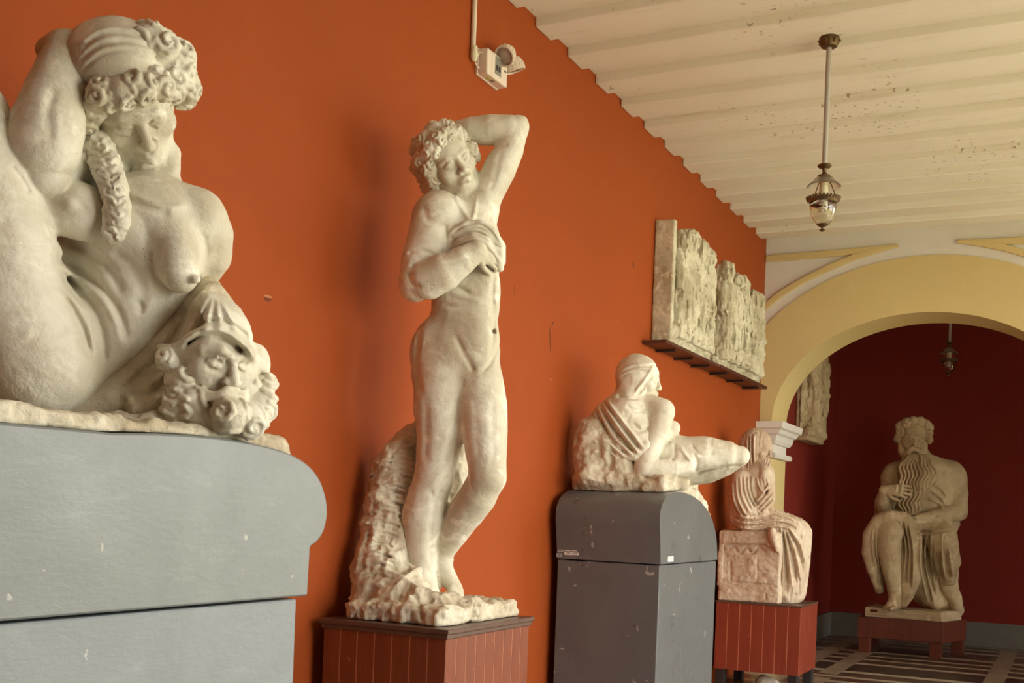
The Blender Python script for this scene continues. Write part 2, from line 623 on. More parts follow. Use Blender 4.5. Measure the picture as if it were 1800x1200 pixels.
    def curls(s, c, rad, n, amp, lam, seed=3, gap=.35):
        """locks of hair: n whorls spread over the ellipsoid (c, rad) in metres"""
        g = np.random.default_rng(seed)
        v = g.normal(size=(n * 6, 3)); v /= np.linalg.norm(v, axis=1)[:, None]
        keep = [v[0]]
        for q in v[1:]:
            if min(np.linalg.norm(q - k_) for k_ in keep) > 2.6 / math.sqrt(n): keep.append(q)
            if len(keep) >= n: break
        v = np.array(keep)
        c = np.asarray(c, float); rad = np.asarray(rad, float)
        S = c + v * rad
        ph = g.random(len(S)) * 6.28; hand = g.choice([-1, 1], len(S))
        t1 = np.cross(v, [0.3, .2, 1.0]); t1 /= np.linalg.norm(t1, axis=1)[:, None]
        t2 = np.cross(v, t1)
        cell = float(np.mean(rad)) * 2.6 / math.sqrt(n)
        am = amp * s.u

        def fn(P):
            out = np.zeros(len(P), np.float32)
            for a in range(0, len(P), 20000):
                p = P[a:a + 20000]
                d2 = ((p[:, None] - S[None]) ** 2).sum(2)
                o = np.argpartition(d2, 1, 1)[:, :2]
                r = np.arange(len(p))
                A_, B_ = np.sqrt(d2[r, o[:, 0]]), np.sqrt(d2[r, o[:, 1]])
                sw = A_ > B_
                i0 = np.where(sw, o[:, 1], o[:, 0])
                d1, dB = np.minimum(A_, B_), np.maximum(A_, B_)
                q = p - S[i0]
                th = np.arctan2((q * t2[i0]).sum(1), (q * t1[i0]).sum(1))
                wv = np.sin(d1 / lam * 6.283 + hand[i0] * th + ph[i0])
                dome = 1 - (d1 / cell) ** 2
                out[a:a + 20000] = am * (.62 * wv * np.clip(1 - d1 / cell * .4, 0, 1) + .42 * dome - .9 * np.exp(-((dB - d1) / (cell * gap)) ** 2))
            return -out
        m = rad * 1.6
        s.op('d', fn, c - m, c + m, 0)

    def rest_on(s, outline, gap=.002):
        """cut away whatever lies below the outline [(x, z)] of the support"""
        o = sorted(outline); xs = np.array([p[0] for p in o]); zs = np.array([p[1] for p in o]) + gap
        s.op('s', lambda P: (P[:, 2] - np.interp(P[:, 0], xs, zs, left=-9, right=-9)) * .8, (-1e9,) * 3, (1e9,) * 3, 0)

    # --- evaluation
    def ev(s, P, marg):
        d = np.full(len(P), 9.0)
        for kind, fn, lo, hi, k in s.ops:
            mg = marg + k
            if kind == 'd':
                m = (np.abs(d) < marg * 2 + .05) & ((P > lo) & (P < hi)).all(1)
            else:
                m = ((P > lo - mg) & (P < hi + mg)).all(1)
            if not m.any(): continue
            v = fn(P[m]); a = d[m]
            if kind == 'd':
                d[m] = a + v
            elif kind == 'u':
                if k > 0:
                    t = np.clip(.5 + .5 * (a - v) / k, 0, 1)
                    d[m] = a + (v - a) * t - k * t * (1 - t)
                else:
                    d[m] = np.minimum(a, v)
            else:                                             # subtract
                v = -v
                if k > 0:
                    t = np.clip(.5 + .5 * (v - a) / k, 0, 1)
                    d[m] = a + (v - a) * t + k * t * (1 - t)
                else:
                    d[m] = np.maximum(a, v)
        return d

    def build(s, name, mat, parent=None, clip=None):
        h = s.h; B = 8
        lo = np.min([o[2] for o in s.ops if o[0] == 'u'], 0) - .03
        hi = np.max([o[3] for o in s.ops if o[0] == 'u'], 0) + .03
        if clip is not None:
            lo = np.maximum(lo, clip[0] - h * 2.2); hi = np.minimum(hi, clip[1] + h * 2.2)
        nb = np.ceil((hi - lo) / (h * B)).astype(int)
        g = np.stack(np.meshgrid(*[np.arange(n) for n in nb], indexing='ij'), -1).reshape(-1, 3)
        cen = lo + (g + .5) * h * B
        dc = s.ev(cen, B * h * 1.8 + .03)
        if clip is not None: dc = np.maximum(dc, np.maximum(cen - clip[1], clip[0] - cen).max(1))
        near = np.abs(dc) < B * h * 1.45 + .012
        V = np.repeat(np.repeat(np.repeat(np.where(dc < 0, -1, 1).reshape(nb), B, 0), B, 1), B, 2).astype(np.float32)
        loc = np.stack(np.meshgrid(*[np.arange(B)] * 3, indexing='ij'), -1).reshape(-1, 3)
        gn = g[near]
        for a in range(0, len(gn), 400):
            ii = (gn[a:a + 400, None] * B + loc[None]).reshape(-1, 3)
            P = lo + ii * h
            v = s.ev(P, B * h * .5 + .02)
            if clip is not None: v = np.maximum(v, np.maximum(P - clip[1], clip[0] - P).max(1))
            V[tuple(ii.T)] = v
        pos, Q = nets(V, lo, h)
        me = bpy.data.meshes.new(name)
        me.vertices.add(len(pos)); me.vertices.foreach_set('co', pos.astype(np.float32).ravel())
        me.loops.add(len(Q) * 4); me.loops.foreach_set('vertex_index', Q.astype(np.int32).ravel())
        me.polygons.add(len(Q))
        me.polygons.foreach_set('loop_start', np.arange(len(Q), dtype=np.int32) * 4)
        me.polygons.foreach_set('use_smooth', np.ones(len(Q), bool))
        me.update(calc_edges=True)
        me.validate()
        return link(name, me, mat, parent)



def locks(F, blobs, cen, per, r, seed=1, k=.004, face=None, flat=.85):
    """snail curls: blobs = [(centre, radius)], cen = middle of the head, per = curls on one blob, r = strand radius"""
    g = np.random.default_rng(seed)
    cen = np.asarray(cen, float)
    for c, R in blobs:
        c = np.asarray(c, float); out = c - cen
        lo = np.linalg.norm(out)
        out = out / lo if lo > 1e-6 else None
        done = []
        for _ in range(per * 14):
            v = g.normal(size=3); v /= np.linalg.norm(v)
            if out is not None and v @ out < -.15: continue
            if any(v @ w > math.cos(2.3 / math.sqrt(per)) for w in done): continue
            if face is not None and (c + v * R - face[0]) @ face[1] > face[2] and np.linalg.norm((c + v * R - face[0]) - ((c + v * R - face[0]) @ face[1]) * face[1]) < face[3]: continue
            done.append(v)
            if len(done) >= per: break
        for v in done:
            a = np.cross(v, g.normal(size=3)); a /= np.linalg.norm(a); b = np.cross(v, a)
            hand_ = g.choice([-1, 1]); rad0 = min(R * .95, R * 1.5 / math.sqrt(per)) ; n = 11
            pts, rr = [], []
            for i in range(n):
                s_ = i / (n - 1); th = hand_ * s_ * 2 * PI * 1.35
                q = rad0 * (1.15 - .95 * s_)
                d = v * (R * (.98 + .10 * s_)) + (a * math.cos(th) + b * math.sin(th)) * q
                d = d / np.linalg.norm(d) * R * (1.0 + .10 * s_)
                pts.append(c + d); rr.append(r * (.7 + .5 * math.sin(PI * min(1, s_ * 1.1 + .1))))
            F.chainw(pts, rr, k)


def strand(F, pts, r, wave, n=3, k=.004, seed=0, sidev=None):
    """a wavy lock running through pts (metres)"""
    pts = [np.asarray(p, float) for p in pts]
    q = smooth_path(pts, 6)
    m = len(q)
    out, rr = [], []
    for i, p in enumerate(q):
        t = unit(q[min(i + 1, m - 1)] - q[max(i - 1, 0)])
        s_ = np.cross(t, sidev)
        s_ = s_ / max(np.linalg.norm(s_), 1e-6)
        out.append(p + s_ * wave * math.sin(seed + i / (m - 1) * 2 * PI * n) * min(1, i / m * 4))
        rr.append(r * (1 - .55 * (i / (m - 1)) ** 2))
    F.chainw(out, rr, k)


def smooth_path(pts, n):
    q = []
    for i in range(len(pts) - 1):
        p0, p1, p2, p3 = pts[max(i - 1, 0)], pts[i], pts[i + 1], pts[min(i + 2, len(pts) - 1)]
        for t in np.linspace(0, 1, n, endpoint=False):
            q.append(.5 * (2 * p1 + (p2 - p0) * t + (2 * p0 - 5 * p1 + 4 * p2 - p3) * t * t + (3 * p1 - p0 - 3 * p2 + p3) * t ** 3))
    return q + [pts[-1]]


# ------------------------------------------------------------------ anatomy
def turn(F, x, y, yaw=0, pitch=0, roll=0):
    """axes (right, up, forward) of a head that faces the standpoint, then is rolled (clockwise),
    pitched (down) and yawed (towards the right); degrees"""
    r, d, n = F.frame(x, y)
    X, Yu, Z = r, -d, -n
    a = math.radians(yaw)
    X, Z = X * math.cos(a) - Z * math.sin(a), Z * math.cos(a) + X * math.sin(a)
    a = math.radians(pitch)
    Yu, Z = Yu * math.cos(a) + Z * math.sin(a), Z * math.cos(a) - Yu * math.sin(a)
    a = math.radians(roll)
    R_ = np.array([X, Yu, Z])
    ca, sa = math.cos(a), math.sin(a)

    def spin(v):                                              # about the line of sight
        vr, vd, vn = v @ r, v @ d, v @ n
        return r * (vr * ca - vd * sa) + d * (vr * sa + vd * ca) + n * vn
    return np.array([spin(v) for v in R_])


def head(F, O, A, s, male=True, eyes=True, ears=True, old=False):
    """a face and skull: O is the point midway between the eyes inside the skull, A = (right, up, forward), s = height"""
    def L(x, y, z): return O + s * (x * A[0] + y * A[1] + z * A[2])

    def el(x, y, z, a, b, c, k=.05, kind='u'): F.ellw(L(x, y, z), A, np.array([a, b, c]) * s, k * s, kind)

    def ch(p, r, k=.03, kind='u'): F.chainw([L(*q) for q in p], [v * s for v in r], k * s, kind)
    el(0, .13, -.07, .345, .375, .43, .05)
    el(0, -.10, .10, .275, .36, .27, .10)
    jw = .04 if male else 0
    el(0, -.39, .245, .105 + jw, .09, .115, .09)
    for q in (-1, 1):
        ch([(q * .27, -.12, 0), (q * (.20 + jw), -.30, .06), (q * .08, -.42, .21)], [.07, .07, .055], .10)
        el(q * .185, -.12, .235, .10, .085, .09, .10)
    el(0, .17, .17, .25, .14, .18, .10)
    for q in (-1, 1):
        el(q * .138, -.008, .42, .105, .07, .115, .04, 's')
        ch([(q * .05, .055, .355), (q * .14, .085, .345), (q * .24, .05, .27)], [.036, .038, .028], .04)
    ch([(0, .06, .362), (0, -.05, .408), (0, -.145, .448)], [.036, .038, .046], .035)
    for q in (-1, 1): el(q * .055, -.165, .405, .040, .034, .048, .025)
    for q in (-1, 1): el(q * .03, -.205, .43, .018, .014, .028, .010, 's')
    if eyes:
        for q in (-1, 1):
            el(q * .138, -.01, .295, .072, .066, .072, .008)
            ch([(q * .065, -.018, .345), (q * .105, .022, .368), (q * .15, .026, .362), (q * .205, -.012, .315)], [.016, .026, .026, .016], .008)
            ch([(q * .068, -.022, .345), (q * .12, -.052, .358), (q * .17, -.045, .342), (q * .205, -.016, .315)], [.012, .019, .018, .012], .008)
    # mouth
    el(0, -.285, .345, .105, .062, .075, .07)
    ch([(-.095, -.285, .37), (-.03, -.258, .415), (0, -.265, .42), (.03, -.258, .415), (.095, -.285, .37)], [.012, .024, .022, .024, .012], .02)
    ch([(-.08, -.30, .372), (0, -.325, .408), (.08, -.30, .372)], [.014, .03, .014], .02)
    ch([(-.11, -.287, .375), (0, -.288, .445), (.11, -.287, .375)], [.008, .011, .008], .01, 's')
    ch([(-.05, -.365, .385), (.05, -.365, .385)], [.018, .018], .04, 's')
    if old:
        for q in (-1, 1):
            ch([(q * .075, -.15, .41), (q * .13, -.24, .36)], [.012, .014], .02, 's')
            ch([(q * .10, -.085, .36), (q * .2, -.075, .32)], [.012, .01], .02, 's')
        for yy in (.13, .18, .23): ch([(-.15, yy, .33), (0, yy - .015, .375), (.15, yy, .33)], [.009, .011, .009], .02, 's')
    if ears:
        for q in (-1, 1):
            el(q * .335, -.04, -.05, .035, .115, .075, .02)
            el(q * .36, -.03, -.035, .02, .07, .04, .02, 's')
    return L


def hand(F, W, d, nrm, s, curl=25, spread=8, thumb=1, tc=25, k=.05):
    """wrist W, direction d of the fingers, nrm out of the BACK of the hand, s = hand length; fingers bend away from nrm"""
    d = unit(d); nrm = unit(np.asarray(nrm) - d * (np.asarray(nrm) @ d)); side = np.cross(d, nrm)
    palm = np.array([side, d, nrm])
    F.ellw(W + d * s * .25, palm, np.array([.205, .30, .10]) * s, .06 * s)
    F.chainw([W - d * s * .08, W + d * s * .12], [.135 * s, .13 * s], .06 * s, 'u', nrm, .75)
    lens = [.40, .46, .43, .33]
    for i in range(4):
        o = (i - 1.5) * .105
        b = W + d * s * (.46 - .02 * abs(i - 1.4)) + side * s * o
        a = math.radians(spread) * (i - 1.5)
        dd = d * math.cos(a) + side * math.sin(a)
        pts = [b - dd * s * .12]; ang = 0; p = b; pts.append(p)
        for j, f in enumerate((.45, .32, .23)):
            ang += math.radians(curl) * (.7 if j == 0 else 1.1)
            q = dd * math.cos(ang) - nrm * math.sin(ang)
            p = p + q * s * lens[i] * f
            pts.append(p)
        r = .052 * s
        F.chainw(pts, [r * 1.05, r * 1.1, r, r * .92, r * .78], .018 * s)
    b = W + d * s * .12 + side * s * .15 * -thumb
    a = math.radians(tc)
    t1 = unit(d * .75 - side * thumb * math.cos(a) * .75 - nrm * math.sin(a))
    t2 = unit(d * 1.0 - side * thumb * .2 - nrm * .35)
    F.chainw([b, b + t1 * s * .2, b + t1 * s * .2 + t2 * s * .17, b + t1 * s * .2 + t2 * s * .3], [.075 * s, .062 * s, .056 * s, .042 * s], .03 * s)


def foot(F, A, d, up, L, side=1):
    """ankle A, direction d towards the toes, up, L = foot length"""
    d = unit(d); up = unit(np.asarray(up) - d * (np.asarray(up) @ d)); sd = np.cross(d, up) * side
    a = A - up * L * .02
    F.chainw([a - d * L * .17 - up * L * .2, a + d * L * .1 - up * L * .2, a + d * L * .44 - up * L * .25], [.125 * L, .135 * L, .10 * L], .08 * L)
    F.chainw([a, a + d * L * .25 - up * L * .14, a + d * L * .46 - up * L * .235], [.15 * L, .13 * L, .09 * L], .10 * L)
    F.chainw([a + d * L * .44 - up * L * .255 - sd * L * .11, a + d * L * .38 - up * L * .265 + sd * L * .13], [.085 * L, .065 * L], .05 * L)
    for i in range(5):
        o = (-.15 + i * .075) * L
        ln = (.235 - .022 * i) * L
        r = (.062 if i == 0 else .042 - .002 * i) * L
        b = a + d * (.50 - .03 * i) * L + sd * o - up * L * (.275 if i else .265)
        F.chainw([b, b + d * ln * .5 + up * L * .012, b + d * ln - up * L * .015], [r, r * .95, r * .9], .015 * L)
# ------------------------------------------------------------------ the room
WY = 2.79            # left wall
XA, TA = 11.0, .60   # arch wall and its thickness
XB = 15.0            # end wall of the room beyond
HC = 4.22            # ceiling
YR = -1.9            # the open side of the gallery

struct('wall_left', newbox(-3.0, XA + .02, WY, WY + .3, 0, 4.7), M['red'])
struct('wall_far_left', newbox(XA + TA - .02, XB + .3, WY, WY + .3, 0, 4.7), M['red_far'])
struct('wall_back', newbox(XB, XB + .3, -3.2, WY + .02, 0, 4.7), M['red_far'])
bm = newbox(13.1, XB, -3.3, -3.0, 0, 4.7)
box(bm, XA + TA, 11.9, -3.3, -3.0, 0, 4.7)
box(bm, 11.9, 13.1, -3.3, -3.0, 2.6, 4.7)      # unseen doorway added to let daylight onto the bearded seated man
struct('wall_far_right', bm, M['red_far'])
struct('wall_near', newbox(-3.3, -3.0, -2.6, WY + .3, 0, 4.7), M['red'])
struct('wall_light_block', newbox(-3.3, 1.0, -2.6, -2.3, 0, 4.7), M['red'])  # unseen wall added to block light from beside the camera
struct('floor', newbox(-3.3, XB + .3, -3.3, WY + .3, -.15, 0), M['floor'])
struct('ground_courtyard', newbox(-14, 34, -24, -3.3, -.22, -.07), M['court'])

struct('ground_lawn', newbox(-12, 32, -22, -6.5, -.09, -.05), M['lawn'])  # unseen lawn put in to give the near pedestal a green reflection

# arch wall: white plaster with an opening, sampled outline
AY, AZ, AA, AB = 1.29, 2.42, 1.39, 1.02


def arc(a, b, t0=0.0, t1=PI, n=40):
    return [(AY + a * math.cos(t0 + (t1 - t0) * i / n), AZ + b * math.sin(t0 + (t1 - t0) * i / n)) for i in range(n + 1)]


def arch_wall():
    bm = bmesh.new()
    op = [(AY + AA, 0.0)] + arc(AA, AB) + [(AY - AA, 0.0)]
    n = len(op)
    top = []
    for i, (y, z) in enumerate(op):
        if i == 0: top.append((WY, 0.0))
        elif i == n - 1: top.append((-3.3, 0.0))
        else:
            t = (i - 1) / (n - 3)
            if t < .2: top.append((WY, AZ + (4.7 - AZ) * t / .2))
            elif t > .8: top.append((-3.3, AZ + (4.7 - AZ) * (1 - t) / .2))
            else: top.append((WY + (-3.3 - WY) * (t - .2) / .6, 4.7))
    rows = []
    for X in (XA, XA + TA):
        rows.append(([bm.verts.new((X, y, z)) for y, z in op], [bm.verts.new((X, y, z)) for y, z in top]))
    (a, b), (c, d) = rows
    for i in range(n - 1):
        bm.faces.new((a[i], a[i + 1], b[i + 1], b[i]))
        bm.faces.new((c[i + 1], c[i], d[i], d[i + 1]))
        bm.faces.new((a[i + 1], a[i], c[i], c[i + 1]))
        bm.faces.new((b[i], b[i + 1], d[i + 1], d[i]))
    return bm


aw = struct('wall_arch', arch_wall(), M['cream'])


def band_bm():
    """the flat yellow archivolt with its soffit lining, standing just proud of the wall"""
    bm = bmesh.new()
    outer = [(min(y, WY - .002), z) for y, z in arc(1.87, 1.535)]
    inner = arc(AA - .012, AB - .012)
    x0, x1 = XA - .018, XA + TA + .004
    o0 = [bm.verts.new((x0, y, z)) for y, z in outer]; i0 = [bm.verts.new((x0, y, z)) for y, z in inner]
    o1 = [bm.verts.new((XA + .01, y, z)) for y, z in outer]; i1 = [bm.verts.new((x1, y, z)) for y, z in inner]
    for k in range(len(o0) - 1):
        bm.faces.new((o0[k], o0[k + 1], i0[k + 1], i0[k]))
        bm.faces.new((o0[k + 1], o0[k], o1[k], o1[k + 1]))
        bm.faces.new((i0[k], i0[k + 1], i1[k + 1], i1[k]))
    return bm


obj('archivolt', band_bm(), M['ochre'], aw, smooth=True)


def pier(y0, y1):
    obj('pier_facing', newbox(XA - .018, XA + TA + .004, y0, y1, 0, AZ - .36), M['ochre'], aw, bevel=.006)


pier(AY + AA - .02, WY - .002)
pier(AY - AA - .42, AY - AA + .02)


def capital(y_in, y_out, sgn):
    """stepped impost moulding round three sides of a pier head; sgn = side of the opening"""
    bm = bmesh.new()
    prof = [(.0, 2.06), (.045, 2.065), (.055, 2.09), (.045, 2.115), (.0, 2.125), (.0, 2.20), (.03, 2.205), (.05, 2.235),
            (.06, 2.285), (.085, 2.30), (.10, 2.335), (.125, 2.35), (.135, 2.41), (.0, 2.415)]
    rings = []
    for o, z in prof:
        yi = y_in + sgn * o
        rings.append([bm.verts.new(p) for p in ((XA - .02 - o, y_out, z), (XA - .02 - o, yi, z), (XA + TA + .01 + o, yi, z), (XA + TA + .01 + o, y_out, z))])
    for a, b in zip(rings, rings[1:]):
        for k in range(3):
            bm.faces.new((a[k], a[k + 1], b[k + 1], b[k]))
    bm.faces.new(rings[-1]); bm.faces.new(rings[0][::-1])
    obj('capital', bm, M['cream'], aw)


capital(AY + AA - .02, WY - .002, -1)
capital(AY - AA + .02, AY - AA - .42, 1)


def moulding(sgn):
    """raised yellow strip: a straight run and an arc that run together into one point"""
    bm = bmesh.new()
    def ym(y): return y if sgn > 0 else 2 * AY - y
    A_ = [(2.785, 3.985), (2.4, 3.99), (2.02, 4.0), (1.80, 4.02), (1.545, 4.045), (1.545, 4.075), (1.85, 4.066), (2.1, 4.062), (2.45, 4.055), (2.785, 4.05)]
    B_ = [(2.785, 3.50), (2.62, 3.63), (2.42, 3.75), (2.2, 3.85), (1.95, 3.945), (1.75, 4.0), (1.56, 4.045), (1.56, 4.07), (1.72, 4.06), (1.94, 4.01), (2.2, 3.915), (2.42, 3.815), (2.64, 3.695), (2.785, 3.575)]
    for q in (A_, B_):
        prism(bm, [(XA + .002, ym(y), z) for y, z in q], (-.035 if q is A_ else -.037, 0, 0))
    return bm


for i, sg in enumerate((1, -1)):
    struct('trim_%d' % (i + 1), moulding(sg), M['ochre'], bevel=.008)

# ceiling boards with shallow beams across
ce = struct('ceiling', newbox(-3.0, XA + .02, -3.3, WY + .02, HC, HC + .3), M['ceiling'])
bm0 = None
k = 0
x = -1.90
while x < XA - .05:
    bm = bmesh.new()
    w = .215 + random.uniform(-.012, .012)
    x1 = min(x + w, XA)
    n = 14
    rows = []
    for j in range(n + 1):
        y = -3.2 + (WY - .001 + 3.2) * j / n
        a = random.uniform(-.004, .004); b = random.uniform(-.004, .004)
        dz = .055 + random.uniform(-.003, .003)
        rows.append([bm.verts.new(v) for v in ((x + a, y, HC + .01), (x + a, y, HC - dz), (x1 + b, y, HC - dz), (x1 + b, y, HC + .01))])
    for p, q in zip(rows, rows[1:]):
        for e in range(3): bm.faces.new((p[e], p[e + 1], q[e + 1], q[e]))
    bm.faces.new(rows[0]); bm.faces.new(rows[-1][::-1])
    obj('beam', bm, M['ceiling'], ce, bevel=.008)
    x += .445
struct('ceiling_far', newbox(XA + TA - .02, XB + .3, -3.3, WY + .3, HC, HC + .3), M['ceiling'])

# skirting of the room beyond
struct('baseboard_back', newbox(XB - .03, XB + .01, -3.0, WY, 0, .30), M['grey_skirt'], bevel=.006)
struct('baseboard_far_left', newbox(XA + TA, XB - .03, WY - .03, WY + .01, 0, .30), M['grey_skirt'], bevel=.006)

# the open side: piers and a beam of the arcade, all to the right of the view
for i, xp in enumerate((1.2, 4.3, 7.4, 10.5)):
    bm = newbox(xp - .28, xp + .28, YR - .7, YR - .2, 0, 3.7)
    o = struct('wall_arcade_pier_%d' % (i + 1), bm, M['cream'], bevel=.02)
struct('wall_arcade_beam', newbox(-3.0, XA, YR - .75, YR - .15, 3.7, 4.7), M['cream'])
# ------------------------------------------------------------------ the grey pedestals with rolled tops
def smooth2(pts, n=4):
    pts = np.array(pts, float); q = []
    for i in range(len(pts) - 1):
        p0, p1, p2, p3 = pts[max(i - 1, 0)], pts[i], pts[i + 1], pts[min(i + 2, len(pts) - 1)]
        for t in np.linspace(0, 1, n, endpoint=False):
            q.append(.5 * (2 * p1 + (p2 - p0) * t + (2 * p0 - 5 * p1 + 4 * p2 - p3) * t * t + (3 * p1 - p0 - 3 * p2 + p3) * t ** 3))
    return q + [pts[-1]]


def lid_mesh(prof, y0, y1):
    bm = bmesh.new()
    prism(bm, [(x, y0, z) for x, z in prof], (0, y1 - y0, 0))
    return bm


YN, YP = 1.95, 2.086
t = thing('pedestal', 'largest grey pedestal at left, under the reclining woman with the raised knee', 'pedestal', (1.75, 2.35, 0), 'grey pedestals with rolled tops')
sil = [(200, 760.5), (260, 761), (330, 764), (400, 771), (460, 782), (510, 797), (540, 815), (560, 838), (572, 868), (576, 900), (571, 930), (560, 950), (546, 961)]
pr = [tuple(onplane(x, y, 1, YN)[[0, 2]]) for x, y in sil]
xe = onplane(541, 1049, 1, YN)[0]
pr = smooth2(pr)
left = [(1.10, 1.33), (1.06, 1.40), (1.07, 1.47), (1.12, 1.53), (1.22, 1.575), (1.36, 1.598), (1.5, pr[0][1] - .003)]
prof = [(1.10, 1.185)] + smooth2(left) + [tuple(p) for p in pr] + [(xe + .004, 1.30), (xe, 1.185)]
LID1 = [tuple(p) for p in smooth2(left) if p[1] > 1.50] + [tuple(p) for p in pr if p[1] > 1.50]
obj('rolled_lid', lid_mesh(prof, YN, 2.76), M['grey'], t, smooth=True, bevel=.006)
obj('base', newbox(1.13, xe - .035, YN + .012, 2.75, 0, 1.178), M['grey_low'], t, bevel=.006)

t = thing('pedestal', 'narrower dark grey pedestal with paint chips and small stickers, under the reclining veiled woman', 'pedestal', (6.7, 2.4, 0), 'grey pedestals with rolled tops')
sil = [(1162, 985), (1161.5, 962), (1161, 940), (1160.5, 915), (1163, 892), (1170, 876), (1180, 867), (1193, 864.5), (1206, 867), (1220, 873), (1234, 884), (1246, 900), (1255, 922), (1260, 950), (1261.5, 990)]
pr = [tuple(onplane(x, y, 1, YP)[[0, 2]]) for x, y in sil]
x0 = 6.115; x1 = pr[-1][0]
pr = smooth2(pr)
prof = [(x0, 1.178)] + [tuple(p) for p in pr[1:-1]] + [(x1, 1.178)]
LID2 = [tuple(p) for p in pr if p[0] > 6.128 and p[1] > 1.30 and p[0] < 7.262]
obj('rolled_lid', lid_mesh(prof, YP, 2.735), M['grey_dark'], t, smooth=True, bevel=.006)
obj('base', newbox(x0 + .008, x1 - .008, YP + .008, 2.732, 0, 1.172), M['grey_dark'], t, bevel=.006)


def sticker(x0_, y0_, x1_, y1_, mat, ink, ax, val):
    """small paper sticker lying on the end (ax = 0) or the front (ax = 1) of the pedestal"""
    a = onplane(x0_, y0_, ax, val); b = onplane(x1_, y1_, ax, val)
    bm = bmesh.new(); bi = bmesh.new()
    mz, hz = (a[2] + b[2]) / 2, abs(a[2] - b[2]) / 2
    if ax == 0:
        my, hy = (a[1] + b[1]) / 2, abs(a[1] - b[1]) / 2
        box(bm, val - .004, val + .002, my - hy, my + hy, mz - hz, mz + hz)
        for q in (.35, -.1): box(bi, val - .0046, val, my - hy * .6, my + hy * (.6 if q > 0 else .3), mz + hz * q - .0016, mz + hz * q + .0016)
    else:
        mx, hx = (a[0] + b[0]) / 2, abs(a[0] - b[0]) / 2
        box(bm, mx - hx, mx + hx, val - .004, val + .002, mz - hz, mz + hz)
        for q in (.35, -.1): box(bi, mx - hx * .5, mx + hx * .5, val - .0046, val, mz + hz * q - .0016, mz + hz * q + .0016)
    s_ = obj('sticker', bm, mat, t)
    obj('print', bi, ink, s_)


def zx(px, py): return 960 + px / 5.4545, 840 + py / 5.4545


for r_, m_, i_ in (((183, 660, 232, 700), M['paper'], M['red_ink']), ((240, 664, 296, 702), M['paper'], M['red_ink']), ((178, 704, 250, 738), M['paper'], M['black_ink']),
                   ((256, 711, 312, 739), M['paper'], M['black_ink']), ((112, 670, 172, 708), M['paper_worn'], M['black_ink']), ((100, 720, 152, 756), M['paper_worn'], M['black_ink'])):
    sticker(*zx(*r_[:2]), *zx(*r_[2:]), m_, i_, 0, x0)
sticker(*zx(1164, 752), *zx(1214, 799), M['paper'], M['black_ink'], 1, YP)


# ------------------------------------------------------------------ boarded wooden pedestals
def boarded(bm, x0, x1, y0, y1, z0, z1, pitch, gap=.006, dep=.0012):
    """a box whose two seen faces are tongue-and-groove boards"""
    def run(a, b):
        n = max(1, round((b - a) / pitch)); w = (b - a) / n
        return [(a + i * w + gap / 2, a + (i + 1) * w - gap / 2) for i in range(n)]
    for a, b in run(y0, y1):
        box(bm, x0, x0 + dep + .001, a, b, z0, z1); box(bm, x1 - dep - .001, x1, a, b, z0, z1)
    for a, b in run(x0, x1):
        box(bm, a, b, y0, y0 + dep + .001, z0, z1); box(bm, a, b, y1 - dep - .001, y1, z0, z1)


t = thing('pedestal', 'varnished red-brown boarded pedestal under the standing youth', 'pedestal', (4.155, 2.42, 0), 'boarded wooden pedestals')
X0, X1, Y0, Y1 = 3.785, 4.525, 2.145, 2.72
bm = bmesh.new(); boarded(bm, X0, X1, Y0, Y1, 0, .955, .085)
cs = obj('boarded_case', bm, M['wood'], t)
obj('groove_glint_lining', newbox(X0 + .0012, X1 - .0012, Y0 + .0012, Y1 - .0012, 0, .955), M['glint_wood'], cs)  # added backing, its pale colour draws the lit edges of the boards
bm = bmesh.new()
box(bm, X0 - .010, X1 + .010, Y0 - .010, Y1 + .010, .945, .966)
box(bm, X0 - .018, X1 + .018, Y0 - .018, Y1 + .018, .964, .984)
obj('top_board', bm, M['wood_trim'], t, bevel=.004)

t = thing('pedestal', 'smaller red-painted boarded pedestal on black feet, under the seated veiled woman', 'pedestal', (9.8, 2.36, 0), 'boarded wooden pedestals')
X0, X1, Y0, Y1 = 9.48, 10.17, 2.0, 2.72
bm = bmesh.new(); boarded(bm, X0, X1, Y0, Y1, .165, .735, .105)
cs = obj('boarded_case', bm, M['wood_red'], t)
obj('groove_glint_lining', newbox(X0 + .0012, X1 - .0012, Y0 + .0012, Y1 - .0012, .165, .735), M['glint_wood'], cs)  # pale backing again, painting light along the grooves
obj('top_board', newbox(X0 - .008, X1 + .008, Y0 - .008, Y1 + .008, .733, .75), M['wood_trim'], t, bevel=.004)
for a in (X0 + .01, X1 - .09):
    for b in (Y0 + .01, Y1 - .09):
        obj('foot', newbox(a, a + .08, b, b + .08, 0, .17), M['black_foot'], t, bevel=.006)

F = Fig(9.6, .012)
F.ellw((9.72, 2.31, .05), np.eye(3), (.085, .10, .055), .01)
F.ellw((9.78, 2.36, .07), np.eye(3), (.05, .05, .045), .02)
F.rough(4, 14)
o = F.build('plaster_fragment', M['plaster'])
tag(o, 'small white plaster lump on the floor under the smaller red boarded pedestal', 'fragment')

# low stand of the far statue
t = thing('stand', 'low dark red wooden stand on four short legs under the bearded seated man', 'stand', (13.72, 1.7, 0))
FP = [(13.25, 2.15), (13.30, 1.24), (13.90, 1.05), (14.06, 2.16)]
bm = bmesh.new(); prism(bm, [(x, y, .165) for x, y in FP], (0, 0, .235))
obj('deck', bm, M['wood_dark'], t, bevel=.006)
cx_, cy_ = sum(p[0] for p in FP) / 4, sum(p[1] for p in FP) / 4
for x, y in FP:
    a = x + (.078 if x < cx_ else -.078); b = y + (.078 if y < cy_ else -.078)
    obj('leg', newbox(a - .065, a + .065, b - .065, b + .065, 0, .17), M['wood_dark'], t, bevel=.006)

